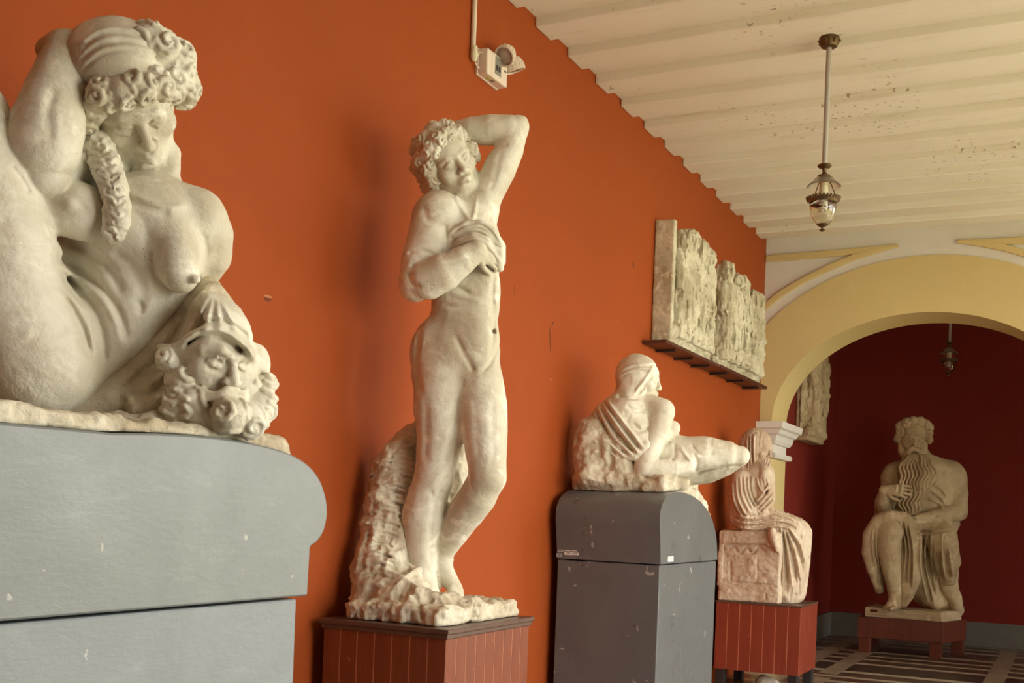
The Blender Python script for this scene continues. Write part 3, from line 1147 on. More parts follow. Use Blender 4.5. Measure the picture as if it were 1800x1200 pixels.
# ------------------------------------------------------------------ shelves under the reliefs
for (xa, xb, z, lab) in ((7.58, 8.93, 2.70, 'thin dark wooden shelf under the left relief panel'), (8.95, 10.50, 2.705, 'thin dark wooden shelf under the right relief panel')):
    t = thing('wall_shelf', lab, 'shelf', ((xa + xb) / 2, WY, z), 'shelves under the relief panels')
    obj('board', newbox(xa, xb, WY - .185, WY - .002, z - .026, z), M['shelf'], t, bevel=.003)
    n = 3 if xa < 8 else 3
    for i in range(n):
        xx = xa + .30 + i * (xb - xa - .5) / (n - 1)
        bm = bmesh.new(); tube(bm, [(xx, WY - .002, z - .036), (xx, WY - .15, z - .036)], .009, 8)
        obj('iron_bracket', bm, M['black_plastic'], t)

# ------------------------------------------------------------------ emergency light on the wall
t = thing('emergency_light', 'white twin-headed emergency light on the red wall above the standing youth', 'emergency light', (5.11, WY, 3.72))
ex0, ex1, ez0, ez1, ed = 5.0, 5.225, 3.655, 3.785, .068
fy = WY - ed
obj('housing', newbox(ex0, ex1, fy, WY - .001, ez0, ez1), M['white_plastic'], t, bevel=.008, seg=3)
obj('base_plate', newbox(ex0 - .003, ex1 + .003, WY - .016, WY - .001, ez0 - .003, ez1 + .003), M['white_plastic'], t, bevel=.003)
obj('cover_rib', newbox(ex0 + .05, ex0 + .056, fy - .002, fy + .004, ez0 + .01, ez1 - .01), M['white_plastic'], t, bevel=.001)
p_ = obj('control_panel', newbox(5.083, 5.150, fy - .002, fy + .004, ez0 + .028, ez1 - .012), M['grey_panel'], t, bevel=.001)
for xx in (5.101, 5.128): obj('switch', newbox(xx - .008, xx + .008, fy - .005, fy + .002, ez0 + .048, ez0 + .074), M['black_plastic'], p_, bevel=.001)
obj('indicator_window', newbox(5.180, 5.205, fy - .002, fy + .004, ez0 + .072, ez0 + .079), M['black_plastic'], t)
obj('green_label', newbox(5.055, 5.078, fy + .022, fy + .042, ez0 - .001, ez0 + .001), M['green'], t)
obj('socket', newbox(5.092, 5.125, fy + .016, fy + .036, ez0 - .0012, ez0 + .001), M['grey_panel'], t)


def lamp_head(c0, dirv, foot_):
    d = Vector(dirv).normalized()
    R_ = d.to_track_quat('Z', 'Y').to_matrix().to_4x4()
    c0 = Vector(c0)
    T = Matrix.Translation(c0) @ R_
    k = .55
    bm = bmesh.new()
    lathe(bm, [(r * k, z * k) for r, z in ((.004, -.085), (.045, -.083), (.075, -.066), (.092, -.03), (.096, .03), (.098, .035), (.098, .047), (.086, .047), (.084, .03), (.0845, .022))], 32, cap=False)
    for i in range(18):
        a = 2 * PI * i / 18
        tube(bm, [(.095 * k * math.cos(a), .095 * k * math.sin(a), -.02 * k), (.098 * k * math.cos(a), .098 * k * math.sin(a), .028 * k)], .004 * k, 6)
    bm.transform(T)
    hd = obj('lamp_head', bm, M['white_plastic'], t, smooth=True)
    bm = bmesh.new(); lathe(bm, [(.086 * k, .020 * k), (.07 * k, .030 * k), (.04 * k, .036 * k), (.001, .038 * k)], 32, cap=False)
    for i in range(5): tube(bm, [(-.06 * k, (-.05 + i * .025) * k, .034 * k), (.06 * k, (-.05 + i * .025) * k, .034 * k)], .006 * k, 6)
    bm.transform(T)
    obj('lens', bm, M['lens'], hd, smooth=True)
    bm = bmesh.new(); tube(bm, [c0 - d * .025, foot_], .014, 12)
    obj('swivel', bm, M['white_plastic'], hd, smooth=True)


lamp_head((5.145, WY - .095, 3.795), (-.72, .04, -.60), (5.14, WY - .04, 3.775))
lamp_head((5.265, WY - .085, 3.782), (.34, -.22, -.92), (5.20, WY - .04, 3.775))
t = thing('conduit', 'thin white conduit with an elbow running up the wall to the emergency light', 'conduit', (4.94, WY, 3.8))
xc = 4.943
bm = bmesh.new(); tube(bm, [(xc, WY - .0137, 3.765), (xc, WY - .0137, HC - .002)], .0135, 12)
obj('pipe', bm, M['white_plastic'], t, smooth=True)
bm = bmesh.new(); tube(bm, [(xc, WY - .02, 3.772), (xc, WY - .02, 3.735), (xc + .003, WY - .02, 3.712), (xc + .008, WY - .02, 3.702)], [.017, .0195, .018, .011], 14)
tube(bm, [(xc, WY - .02, 3.742), (xc + .036, WY - .022, 3.744)], .010, 10)
obj('elbow', bm, M['ivory_plastic'], t, smooth=True)
bm = bmesh.new()
tube(bm, [(xc + .03, WY - .03, 3.748), (xc + .038, WY - .034, 3.757), (ex0 + .001, WY - .034, 3.762)], .003, 6)
obj('wire', bm, M['white_plastic'], t, smooth=True)
bm = bmesh.new()
tube(bm, [(xc + .012, WY - .02, 3.706), (xc + .02, WY - .024, 3.688), (xc + .036, WY - .024, 3.678), (ex0 + .001, WY - .024, 3.686)], .003, 6)
obj('wire', bm, M['white_plastic'], t, smooth=True)


# ------------------------------------------------------------------ pendant lanterns
def lantern(loc, drop, label, sc=1.0, rodm='rod'):
    """loc = fixing point at the ceiling, drop = distance to the lowest tip"""
    t = thing('pendant_lantern', label, 'lamp', loc, 'glass pendant lanterns')
    x, y, z = loc
    zb = z - drop
    S = lambda prof: [(r * sc, v * sc) for r, v in prof]
    bm = bmesh.new(); lathe(bm, [(.001, -.002), (.055, -.002), (.058, -.02), (.05, -.04), (.042, -.055), (.016, -.06)], 24, (x, y, z))
    for i in range(7):
        a = 2 * PI * i / 7 + .3
        tube(bm, [(x, y, z - .03), (x + .045 * math.cos(a), y + .045 * math.sin(a), z - .035), (x + .058 * math.cos(a), y + .058 * math.sin(a), z - .02)], .012, 6)
    obj('canopy', bm, M['brass'], t, smooth=True)
    bm = bmesh.new(); tube(bm, [(x, y, z - .05), (x, y, zb + .40 * sc)], .0145, 12)
    obj('rod', bm, M[rodm], t, smooth=True)
    c = (x, y, zb)
    bm = bmesh.new(); lathe(bm, S([(.012, .40), (.038, .395), (.042, .388), (.036, .38), (.014, .372), (.010, .35), (.018, .338), (.036, .332), (.038, .322), (.02, .318)]), 24, c)
    obj('collar', bm, M['brass'], t, smooth=True)
    bm = bmesh.new(); lathe(bm, S([(.022, .322), (.05, .318), (.062, .300), (.096, .272), (.099, .266), (.094, .266), (.06, .292), (.048, .310), (.022, .315)]), 32, c, cap=False)
    obj('glass_shade', bm, M['glass_shade'], t, smooth=True)
    bm = bmesh.new()
    lathe(bm, S([(.078, .168), (.092, .188), (.096, .192), (.092, .196), (.076, .176)]), 40, c, cap=False)
    for i in range(28):
        a = 2 * PI * i / 28
        tube(bm, [(x + .088 * sc * math.cos(a), y + .088 * sc * math.sin(a), zb + .185 * sc), (x + .098 * sc * math.cos(a), y + .098 * sc * math.sin(a), zb + .203 * sc)], [.008 * sc, .005 * sc], 6)
    obj('crown_ring', bm, M['brass'], t, smooth=True)
    for i in range(3):
        a = 2 * PI * i / 3 + .5
        bm = bmesh.new(); tube(bm, [(x + .02 * sc * math.cos(a), y + .02 * sc * math.sin(a), zb + .32 * sc), (x + .045 * sc * math.cos(a), y + .045 * sc * math.sin(a), zb + .27 * sc), (x + .082 * sc * math.cos(a), y + .082 * sc * math.sin(a), zb + .18 * sc)], .003, 6)
        obj('chain', bm, M['brass'], t)
    bm = bmesh.new()
    lathe(bm, S([(.079, .176), (.078, .14), (.071, .10), (.056, .065), (.034, .042), (.015, .036)]), 36, c, cap=False)
    g = obj('glass_bowl', bm, M['glass'], t, smooth=True)
    so = g.modifiers.new('thickness', 'SOLIDIFY'); so.thickness = .0025
    bm = bmesh.new(); lathe(bm, S([(.014, .315), (.024, .30), (.026, .24), (.03, .225), (.03, .20), (.012, .196)]), 20, c)
    obj('lamp_socket', bm, M['ivory_plastic'], t, smooth=True)
    bm = bmesh.new()
    hel = []
    for i in range(80):
        a = i / 79 * 2 * PI * 3.5
        hel.append((x + .021 * sc * math.cos(a), y + .021 * sc * math.sin(a), zb + (.19 - .075 * i / 79) * sc))
    tube(bm, hel, .0062 * sc, 8)
    tube(bm, [(x, y, zb + .2 * sc), (x, y, zb + .12 * sc)], .008 * sc, 8)
    obj('bulb', bm, M['bulb'], t, smooth=True)
    bm = bmesh.new(); lathe(bm, S([(.030, .046), (.032, .040), (.02, .032), (.008, .026), (.007, .02), (.016, .014), (.017, .009), (.009, .003), (.001, 0)]), 20, c)
    obj('finial', bm, M['brass'], t, smooth=True)


p = onplane(1458, 66, 2, HC - .055)
zt = CAM[2] + (un(1436, 407, (p - CAM) @ FWD) - CAM)[2]
lantern((p[0], p[1], HC - .054), HC - .054 - zt, 'glass lantern on a long grey rod hanging from the ceiling in front of the arch', .95)
q = un(1667, 662, 12.9)
lantern((q[0], q[1], HC), HC - q[2], 'far glass lantern hanging in the dark room above the bearded seated man', 1.0)
# ------------------------------------------------------------------ reclining woman with a raised knee
def woman():
    D = 3.0
    t = thing('statue', 'largest plaster statue, reclining nude woman with raised knee, on grey pedestal at left', 'statue', (2.0, 2.35, 1.6))
    F = Fig(D, .0044)
    u = F.u
    # trunk, leaning back to the right
    F.ball(262, 420, 0, 108, 112, 92, 0, 20)
    F.ball(240, 505, 4, 84, 92, 84, 15, 40)
    F.ball(188, 575, 4, 88, 86, 84, 25, 40)
    F.ball(110, 640, 8, 96, 96, 90, 0, 40)
    F.limb([(185, 352, -6, 44), (268, 358, 22, 48), (348, 384, 18, 48)], 26)
    F.ball(130, 490, 30, 80, 100, 70, 0, 40)
    # neck
    F.limb([(275, 354, 20, 44), (270, 310, 40, 40), (258, 235, 76, 44)], 12)
    F.limb([(300, 270, 34, 18), (302, 325, 14, 14), (292, 352, -10, 11)], 12)
    # breasts
    F.ball(134, 372, -82, 54, 50, 48, 0, 8)
    F.ball(124, 360, -128, 11, 10, 9, 0, 6)
    F.ball(310, 446, -52, 38, 50, 40, -8, 22)
    F.ball(314, 466, -66, 35, 48, 38, -8, 12)
    F.ball(343, 490, -82, 9, 8, 9, 0, 7)
    # far arm going down behind
    F.limb([(345, 378, 16, 46), (368, 412, 34, 42), (370, 448, 56, 38), (346, 492, 80, 32), (310, 540, 96, 28)], 14)
    F.ball(352, 384, 6, 40, 42, 40, 0, 14)
    # raised near thigh, running out of the view, with the buttock
    F.limb([(-70, 210, -150, 74), (-24, 330, -140, 84), (2, 440, -124, 92), (26, 540, -100, 98), (66, 628, -70, 104)], 16)
    F.limb([(-70, 210, -150, 76), (-110, 400, -120, 52), (-120, 600, -90, 44), (-130, 740, -70, 36)], 16)
    # near arm: elbow low, forearm up to the head
    F.limb([(185, 296, 10, 44), (130, 292, -50, 42), (86, 304, -110, 38)], 5)
    F.limb([(79, 306, -128, 40), (76, 262, -134, 58), (84, 222, -130, 58), (98, 170, -116, 50), (112, 125, -96, 45), (120, 95, -78, 38)], 3)
    F.ball(66, 318, -126, 30, 28, 30, 0, 4)
    F.limb([(120, 92, -78, 36), (110, 78, -60, 25), (86, 88, -38, 22)], 10)
    hand(F, F.J(112, 78, -62), F.J(66, 112, -14) - F.J(112, 78, -62), F.frame(100, 90)[0] * -.5 - F.frame(100, 90)[1] * .8, 108 * u, 14, 5, 1)
    # carved anatomy
    F.line([(92, 416), (130, 428), (168, 452), (196, 478), (214, 520)], 8, -7, far=-20)
    F.line([(96, 448), (136, 474), (178, 506), (208, 548), (222, 596)], 7, -8, far=0)
    F.line([(98, 462), (140, 492), (180, 526), (204, 566), (214, 612)], 8, 5, far=0)
    F.line([(102, 476), (138, 506), (166, 542), (182, 590), (184, 640)], 7, -8, far=0)
    F.line([(106, 500), (136, 534), (156, 572), (166, 616)], 7, 5, far=0)
    F.line([(112, 522), (132, 552), (150, 590), (158, 630)], 6, -7, far=0)
    F.line([(196, 440), (226, 462), (248, 500), (250, 540)], 10, -4, far=10)
    F.line([(215, 360), (250, 385), (262, 440)], 12, -4, far=10)
    F.line([(205, 318), (240, 345), (286, 362), (330, 362)], 7, 5, far=30)
    F.line([(205, 334), (250, 362), (300, 376)], 8, -4, far=30)
    F.line([(20, 290), (38, 316), (52, 340)], 5, -5, far=-100)
    F.line([(8, 424), (40, 428), (84, 430)], 2.4, -3, far=-60)
    F.line([(352, 405), (362, 440), (352, 478)], 6, -4, far=20)
    F.line([(98, 150), (84, 200), (90, 250)], 9, -3.5, far=-90)
    F.line([(240, 528), (248, 540), (244, 552)], 6, -6, far=0)
    F.rough(1.1, 20, 4)
    F.rough(.6, 70, 3)
    # head bowed, asleep
    A = turn(F, 250, 200, 6, 35, -14)
    O = F.J(226, 174, -32)
    S = 214 * u
    L = head(F, O, A, S, False, True, False)
    for q in (-1, 1):                                          # lowered lids
        F.ellw(L(q * .138, -.002, .302), A, np.array([.074, .060, .074]) * S, .004)
    clip = (np.array([-9, -9, -9.]), np.array([9, 2.74, 9.]))
    F.rest_on(LID1)
    F.build('figure', M['plaster'], t, clip)

    H = Fig(D, .0042)
    H.ellw(L(0, .14, -.10), A, np.array([.385, .37, .44]) * S, .02)
    bl = [(L(*p), rr * S) for p, rr in (((-.31, .16, .20), .12), ((-.22, .27, .27), .12), ((-.08, .29, .31), .12), ((.07, .28, .31), .12), ((.21, .23, .25), .12), ((.32, .13, .15), .13), ((.42, .12, .04), .14), ((.45, .25, .0), .14),
          ((.36, .36, .0), .14), ((.46, .0, .02), .12), ((.44, -.12, -.02), .09), ((-.36, .04, .16), .11), ((-.38, -.08, .08), .10), ((-.41, .14, .06), .12), ((.28, .42, -.06), .13))]
    for c_, r_ in bl: H.ellw(c_, A, np.array([r_] * 3) * .95, .014)
    H.ellw(L(0, -.16, .44), A, np.array([.26, .36, .36]) * S, .006, 's')
    locks(H, bl, L(0, .1, -.1), 4, .0072, 5, .003, (L(0, -.10, 0), A[2], .2 * S, .27 * S))
    H.rough(1.6, 50, 3)
    H.build('hair', M['plaster'], t)
    # smooth band over the crown
    B = Fig(D, .0046)
    B.ellw(L(-.02, .36, -.10), A, np.array([.365, .225, .36]) * S, .01)
    for q in range(6):
        B.line([(146, 122 - q * 10), (180, 96 - q * 9), (232, 88 - q * 7), (285, 106 - q * 5), (325, 146)], 3.0, 2.6 if q % 2 else -2.6, taper=False)
    B.build('hair_band', M['plaster'], t)

    P = Fig(D, .0044)                                          # long plait falling on the breast
    P.limb([(168, 235, -40, 22), (176, 268, -62, 23), (192, 305, -86, 22), (203, 345, -100, 20), (206, 385, -104, 19), (200, 410, -100, 15)], 4)
    for i in range(13):
        y = 250 + i * 13
        xm = 170 + (y - 240) * .30 if y < 340 else 203
        P.line([(xm - 20, y - 6), (xm, y + 6), (xm + 20, y - 5 + (i * 7) % 5)], 2.4, -4)
        P.line([(xm - 8 + (i * 5) % 9, y - 12), (xm + 6 - (i * 3) % 7, y + 3)], 2.2, -4)
    P.rough(7, 38, 3, True)
    P.rest_on(LID1)
    P.build('plait', M['plaster'], t)

    # drapery falling behind the back
    G = Fig(D, .005)
    G.limb([(368, 505, 16, 20), (352, 560, 24, 44), (325, 610, 26, 58), (270, 665, 20, 56), (205, 705, 6, 46), (130, 735, -20, 30)], 20)
    G.limb([(374, 510, -6, 15), (354, 552, -26, 24), (336, 596, -32, 22), (322, 650, -30, 16), (312, 700, -26, 12)], 8)
    G.limb([(384, 520, -2, 14), (404, 552, -6, 17), (422, 586, -10, 12)], 8)
    G.line([(372, 512), (352, 556), (332, 606), (318, 670)], 4, 5)
    G.line([(384, 516), (370, 556), (350, 606), (332, 660)], 4, -6)
    G.limb([(378, 520, 10, 18), (396, 556, 14, 26), (404, 592, 14, 28)], 14)
    G.limb([(360, 600, 10, 46), (330, 680, -10, 50), (260, 725, -20, 30)], 20)
    G.folds([[(366, 508), (340, 570), (300, 640), (250, 690)], [(372, 520), (352, 590), (318, 660), (268, 712)], [(384, 545), (366, 600), (332, 680), (300, 722)]], 6, 7, groove=.9)
    G.line([(330, 545), (296, 610), (246, 660), (190, 700)], 9, -9)
    G.line([(240, 690), (270, 668), (300, 690), (312, 720)], 7, 6)
    G.line([(180, 705), (215, 690), (232, 712), (226, 735)], 7, 6)
    G.line([(384, 520), (400, 548), (410, 575)], 4, -5)
    G.line([(378, 545), (395, 552), (408, 572)], 4, 5)
    G.line([(345, 590), (380, 575), (412, 584)], 4, 5)
    G.rough(2.5, 12, 4)
    G.rest_on(LID1)
    G.build('drapery', M['plaster_rock'], t, clip)

    # old man's carved head under her shoulder: a plain bearded head
    K = Fig(D, .0042)
    A2 = turn(K, 385, 640, 34, 12, 4)
    O2 = K.J(366, 618, -20)
    S2 = 200 * u
    L2 = head(K, O2, A2, S2, True, True, True, True)
    K.ellw(L2(0, .10, -.12), A2, np.array([.40, .36, .44]) * S2, .02)
    K.ball(312, 556, -20, 46, 54, 120, 40, 16, 's')
    for q in (-1, 1):
        K.chainw([L2(q * .03, .045, .40), L2(q * .13, .10, .385), L2(q * .26, .075, .28)], [.03 * S2, .04 * S2, .03 * S2], .012)
        K.ellw(L2(q * .138, -.008, .372), A2, np.array([.026, .026, .02]) * S2, .003, 's')
    K.ball(432, 690, 10, 36, 58, 46, -8, 20)
    K.ball(458, 690, 16, 22, 34, 30, 0, 14)
    K.ball(452, 640, 24, 24, 36, 34, 0, 16)
    K.ball(398, 560, 26, 22, 34, 30, -20, 16)
    K.line([(318, 600), (350, 580), (395, 582), (435, 612), (450, 640)], 6, 11)
    K.line([(322, 614), (352, 592), (395, 596), (432, 624)], 5, -10)
    K.line([(328, 590), (360, 566), (400, 566), (440, 598)], 5, -10)
    K.line([(455, 650), (466, 690), (452, 730)], 6, -8)
    K.line([(446, 668), (470, 680), (480, 700)], 5, 6)
    for pa in ([(370, 512), (352, 550), (336, 596)], [(374, 518), (366, 552), (360, 584)], [(380, 524), (384, 552), (390, 580)], [(386, 528), (402, 556), (420, 588)]): K.line(pa, 6, 4)
    for pa in ([(372, 520), (358, 552), (348, 588)], [(378, 524), (375, 552), (375, 580)], [(384, 528), (394, 556), (406, 584)]): K.line(pa, 5, -3.5)
    K.rough(2, 26, 4)
    K.rest_on(LID1)
    K.build('carved_head', M['plaster'], t, clip)
    Bd = Fig(D, .0042)
    bl = [(L2(*p), rr * S2) for p, rr in (((-.30, -.24, .12), .12), ((-.22, -.36, .24), .13), ((-.05, -.44, .32), .13), ((.10, -.42, .30), .13), ((.24, -.34, .16), .12), ((-.30, -.44, .10), .13), ((-.08, -.56, .24), .14), ((.14, -.55, .18), .13),
          ((.30, -.48, .06), .12), ((-.36, -.10, .0), .10), ((.36, -.22, .06), .11))]
    for c_, r_ in bl: Bd.ellw(c_, A2, np.array([r_] * 3) * .95, .016)
    for q in (-1, 1):
        for e in (0, 1, 2): strand(Bd, [L2(q * .02, -.215 - e * .02, .45), L2(q * .12, -.24 - e * .03, .44), L2(q * .26, -.27 - e * .06, .30)], .030 * S2, .006, 1.2, .004, e, A2[2])
    for c_, r_ in ((Bd.J(404, 728, -66), .045), (Bd.J(438, 738, -30), .045), (Bd.J(455, 712, -4), .045), (Bd.J(350, 725, -50), .04), (Bd.J(316, 722, -40), .035), (Bd.J(462, 680, 10), .035)):
        Bd.ellw(c_, A2, np.array([r_] * 3), .014); bl.append((c_, r_))
    locks(Bd, bl, L2(0, -.3, 0), 3, .0075, 9, .003)
    Bd.limb([(330, 722, -30, 20), (390, 742, -46, 22), (440, 738, -16, 22)], 12)
    Bd.rough(2, 40, 3)
    Bd.rest_on(LID1)
    Bd.build('beard', M['plaster'], t, clip)

    # rough slab under everything
    R_ = Fig(D, .006)
    pts = [(20, 762, -150), (110, 752, -110), (200, 745, -70), (300, 742, -40), (380, 748, -20), (420, 750, 0)]
    for a, b in zip(pts, pts[1:]):
        R_.limb([(a[0], a[1] + 10, a[2], 22), (b[0], b[1] + 10, b[2], 22)], 8)
    R_.boxw((1.95, 2.36, 1.585), (.63, .36, .045), k=.02, rnd=.02)
    R_.rough(12, 12, 5, True)
    R_.rough(4, 45, 3)
    R_.chainw([(0.5, 2.4, 0.0), (1.4, 2.4, .0)], [.01, .01], 0, 's')
    R_.rest_on(LID1, .003)
    R_.build('rock_slab', M['plaster_rock'], t, (np.array([1.2, 1.97, 1.4]), np.array([2.60, 2.74, 2.0])))


woman()
# ------------------------------------------------------------------ standing youth with one arm behind his head
def youth():
    D = 4.79
    t = thing('statue', 'plaster statue of a standing nude youth, one arm bent up behind his head', 'statue', (4.15, 2.42, .984))
    F = Fig(D, .0042)
    u = F.u
    # trunk
    F.ball(819, 446, 5, 63, 88, 56, 4, 20)
    F.ball(818, 535, 2, 60, 80, 52, 0, 26)
    F.ball(806, 622, 0, 68, 62, 56, 18, 26)
    F.ball(757, 640, 8, 34, 52, 44, 8, 18)                 # buttock
    F.ball(752, 600, 8, 26, 40, 36, 25, 22)
    F.ball(842, 600, -24, 34, 62, 34, 0, 26)               # belly
    F.ball(848, 505, -28, 30, 46, 30, 0, 20)               # ribs
    F.ball(772, 384, -18, 45, 48, 46, 0, 14)               # near shoulder
    F.limb([(808, 372, 12, 24), (782, 382, 0, 30)], 16)
    F.ball(846, 378, 20, 30, 34, 32, 0, 16)                # far shoulder
    F.ball(842, 424, -36, 36, 30, 24, 20, 14)
    # neck
    F.limb([(818, 395, 2, 33), (814, 362, 10, 25), (792, 312, 26, 24)], 8)
    F.line([(800, 340), (812, 365), (828, 390)], 5, 3.5, far=0)
    F.line([(838, 345), (835, 368), (829, 390)], 4, 3.0, far=0)
    # raised arm
    F.limb([(842, 375, 12, 28), (858, 340, 12, 27), (878, 298, 10, 29), (895, 262, 10, 26), (906, 232, 10, 21)], 12)
    F.limb([(908, 224, 10, 20), (895, 228, 10, 25), (862, 229, 14, 27), (830, 230, 18, 24), (800, 231, 26, 17), (782, 236, 34, 16)], 7)
    F.ball(915, 219, 8, 13, 15, 13, 40, 8)
    hand(F, F.J(798, 230, 26), F.J(770, 245, 46) - F.J(798, 230, 26), -F.frame(800, 230)[1], 62 * u, 22, 8, 1)
    # folded arm
    F.limb([(768, 386, -22, 43), (757, 425, -36, 42), (742, 462, -46, 37), (731, 492, -52, 29)], 9)
    F.limb([(731, 500, -56, 27), (752, 492, -66, 33), (780, 478, -76, 32), (812, 458, -82, 24), (838, 441, -80, 18)], 6)
    F.ball(729, 508, -50, 24, 20, 22, 0, 8)
    F.ball(784, 418, -40, 22, 30, 24, 20, 12)
    W = F.J(836, 442, -80)
    r, d, n = F.frame(836, 442)
    hand(F, W, r * .82 + d * .30 + n * .48, -n * .7 - d * .35 + r * .5, 78 * u, 30, 9, -1, 20)
    # standing leg
    F.limb([(782, 668, 0, 54), (776, 715, -4, 50), (775, 760, -8, 43), (768, 805, -10, 36), (764, 838, -12, 33)], 14)
    F.limb([(764, 838, -12, 33), (752, 872, -6, 36), (743, 910, 0, 37), (739, 955, 2, 29), (744, 1000, 2, 22), (749, 1035, 0, 21)], 10)
    F.ball(771, 838, -26, 20, 22, 18, 0, 10)
    F.ball(735, 905, 12, 22, 44, 24, -4, 12)
    foot(F, F.J(748, 1034, 0), r * .75 - n * .66, -d, 104 * u)
    # bent leg
    F.limb([(842, 668, -12, 42), (848, 710, -22, 43), (852, 755, -34, 40), (855, 800, -44, 35), (858, 838, -50, 31)], 14)
    F.limb([(856, 840, -48, 30), (840, 872, -34, 33), (818, 902, -16, 31), (797, 938, 4, 25), (782, 968, 18, 18), (775, 992, 24, 17)], 9)
    F.ball(868, 834, -58, 16, 24, 16, -10, 9)
    foot(F, F.J(777, 986, 22), r * .72 + d * .46 - n * .40, -d * .9 + r * .35 - n * .2, 104 * u, -1)
    # plain modest bulge
    F.limb([(838, 655, -42, 10), (840, 676, -46, 10)], 6)
    F.ball(839, 650, -34, 14, 12, 12, 0, 8)
    # carved anatomy
    F.line([(800, 588), (818, 625), (834, 655)], 5, -3.5, far=10)
    F.line([(878, 600), (862, 638), (848, 652)], 4, -3, far=10)
    F.line([(868, 470), (866, 520), (868, 575), (862, 630)], 4, -3, far=30)
    F.ball(868, 582, -38, 3, 4, 10, 0, 4, 's')
    F.line([(778, 536), (812, 540), (845, 534), (872, 530)], 5, -2.4, far=30)
    F.line([(782, 496), (806, 505), (826, 516)], 4, -3.5, near=-58, far=10)
    F.line([(790, 512), (814, 522), (850, 530)], 5, 2.2, near=-58, far=10)
    F.line([(738, 578), (733, 620), (734, 660), (740, 694)], 4.5, -4, far=30)
    F.line([(716, 446), (738, 440), (766, 448)], 3.5, -4, far=0)
    F.line([(722, 470), (735, 458), (758, 452)], 3.5, -4, far=0)
    F.line([(718, 480), (726, 500), (740, 502)], 4, -3, far=0)
    F.line([(745, 360), (752, 385), (778, 402), (786, 440)], 6, -3, far=-10)
    F.line([(782, 395), (786, 420), (778, 448)], 4, -3.5, far=-10)
    F.line([(805, 690), (800, 740), (790, 790), (780, 820)], 6, -3, far=20)
    F.line([(748, 700), (750, 760), (748, 815)], 7, -2.5, far=20)
    F.line([(756, 862), (766, 874), (778, 860)], 4, -2.5, far=20)
    F.line([(765, 880), (758, 930), (756, 990)], 5, -2.5, far=20)
    F.line([(868, 700), (866, 760), (868, 810)], 6, -1.1, far=20)
    F.line([(835, 700), (838, 760), (842, 810)], 6, -1.1, far=20)
    F.line([(880, 265), (872, 300), (862, 340)], 6, -2, far=30)
    F.line([(835, 258), (862, 262), (895, 252)], 4, -2.5, far=30)
    F.rough(.9, 26, 3)
    # head
    A = turn(F, 795, 285, 20, 6, -28)
    O = F.J(789, 285, 2)
    S = 120 * u
    L = head(F, O, A, S, True, True, False)
    F.boxw((4.16, 2.42, .788), (.6, .6, .2), k=.0, kind='s', rnd=0)
    F.build('figure', M['plaster'], t)

    H = Fig(D, .0036)
    H.ellw(L(0, .15, -.10), A, np.array([.385, .37, .43]) * S, .02)
    bl = [(L(*p), rr * S) for p, rr in (((-.34, -.10, .02), .12), ((-.35, .06, .10), .12), ((-.33, -.25, -.06), .11), ((.33, .02, .14), .11), ((.35, -.09, .06), .10), ((-.22, -.30, -.30), .13),
          ((-.25, .28, .22), .13), ((-.09, .36, .25), .13), ((.07, .37, .24), .12), ((.22, .30, .20), .12), ((-.36, -.20, -.2), .13), ((-.1, -.34, -.36), .13), ((-.35, .20, -.04), .14), ((-.36, .02, -.16), .14),
          ((-.18, .42, .05), .14), ((0, .47, .02), .14), ((.18, .42, .02), .13), ((-.25, .36, -.2), .14), ((-.32, .12, -.32), .14), ((.33, .2, -.04), .13), ((0, .42, -.28), .14), ((-.16, .22, -.46), .14), ((-.24, -.06, -.44), .14))]
    for c_, r_ in bl: H.ellw(c_, A, np.array([r_] * 3), .012)
    H.ellw(L(.02, -.16, .42), A, np.array([.265, .40, .36]) * S, .006, 's')
    locks(H, bl, L(0, .1, -.1), 4, .0062, 5, .003, (L(.02, -.12, 0), A[2], .2 * S, .27 * S))
    H.rough(1.2, 50, 3)
    H.build('hair', M['plaster'], t)

    B = Fig(D, .0045)
    B.limb([(786, 430, -50, 9), (800, 414, -60, 13), (820, 402, -66, 14), (842, 400, -66, 14), (860, 412, -62, 14), (876, 434, -46, 13), (880, 460, -34, 9)], 4, flat=.8)
    B.limb([(790, 436, -52, 8), (808, 424, -66, 10), (832, 415, -74, 11), (856, 424, -70, 12), (872, 444, -56, 12), (878, 470, -44, 8)], 4)
    for o in (-9, -2, 5, 12):
        B.line([(786, 431 + o), (806, 412 + o), (832, 402 + o), (858, 412 + o), (880, 440 + o)], 2.6, -5)
    B.build('cloth_band', M['plaster'], t)

    K = Fig(D, .0062)
    K.limb([(738, 755, 44, 14), (716, 790, 42, 30), (697, 835, 38, 40), (684, 890, 30, 42), (676, 945, 20, 40), (672, 1000, 6, 48), (676, 1050, -4, 52)], 20)
    K.limb([(800, 790, 66, 20), (795, 850, 62, 30), (770, 920, 56, 34), (745, 1000, 40, 40)], 20)
    K.limb([(716, 870, 34, 26), (705, 940, 24, 28), (708, 1000, 10, 26), (726, 1030, -18, 24)], 14)
    K.limb([(668, 1040, 10, 42), (700, 1052, -36, 40), (745, 1068, -62, 26)], 18)
    c = np.array([4.165, 2.425, 1.016])
    K.boxw(c, (.325, .225, .034), k=.03, rnd=.02)
    K.limb([(735, 1062, -76, 26), (790, 1066, -58, 16), (830, 1058, -30, 12)], 14)
    K.limb([(640, 1070, 20, 18), (650, 1072, -10, 20)], 12)
    z0 = .988
    K.boxw((4.16, 2.42, z0 - .2), (.6, .6, .2), k=.004, kind='s', rnd=0)
    K.rough(11, 12, 5, True)
    K.rough(3.5, 38, 3)
    for i in range(26):
        y = 780 + i * 9.2
        xl = 742 - 1.0 * (y - 760) * .36 if y < 900 else 690 - (y - 900) * .12
        K.line([(xl - 46, y + 8), (xl - 16, y), (xl + 18, y + 10)], 2.8, -5.5 if i % 2 else -3, far=80)
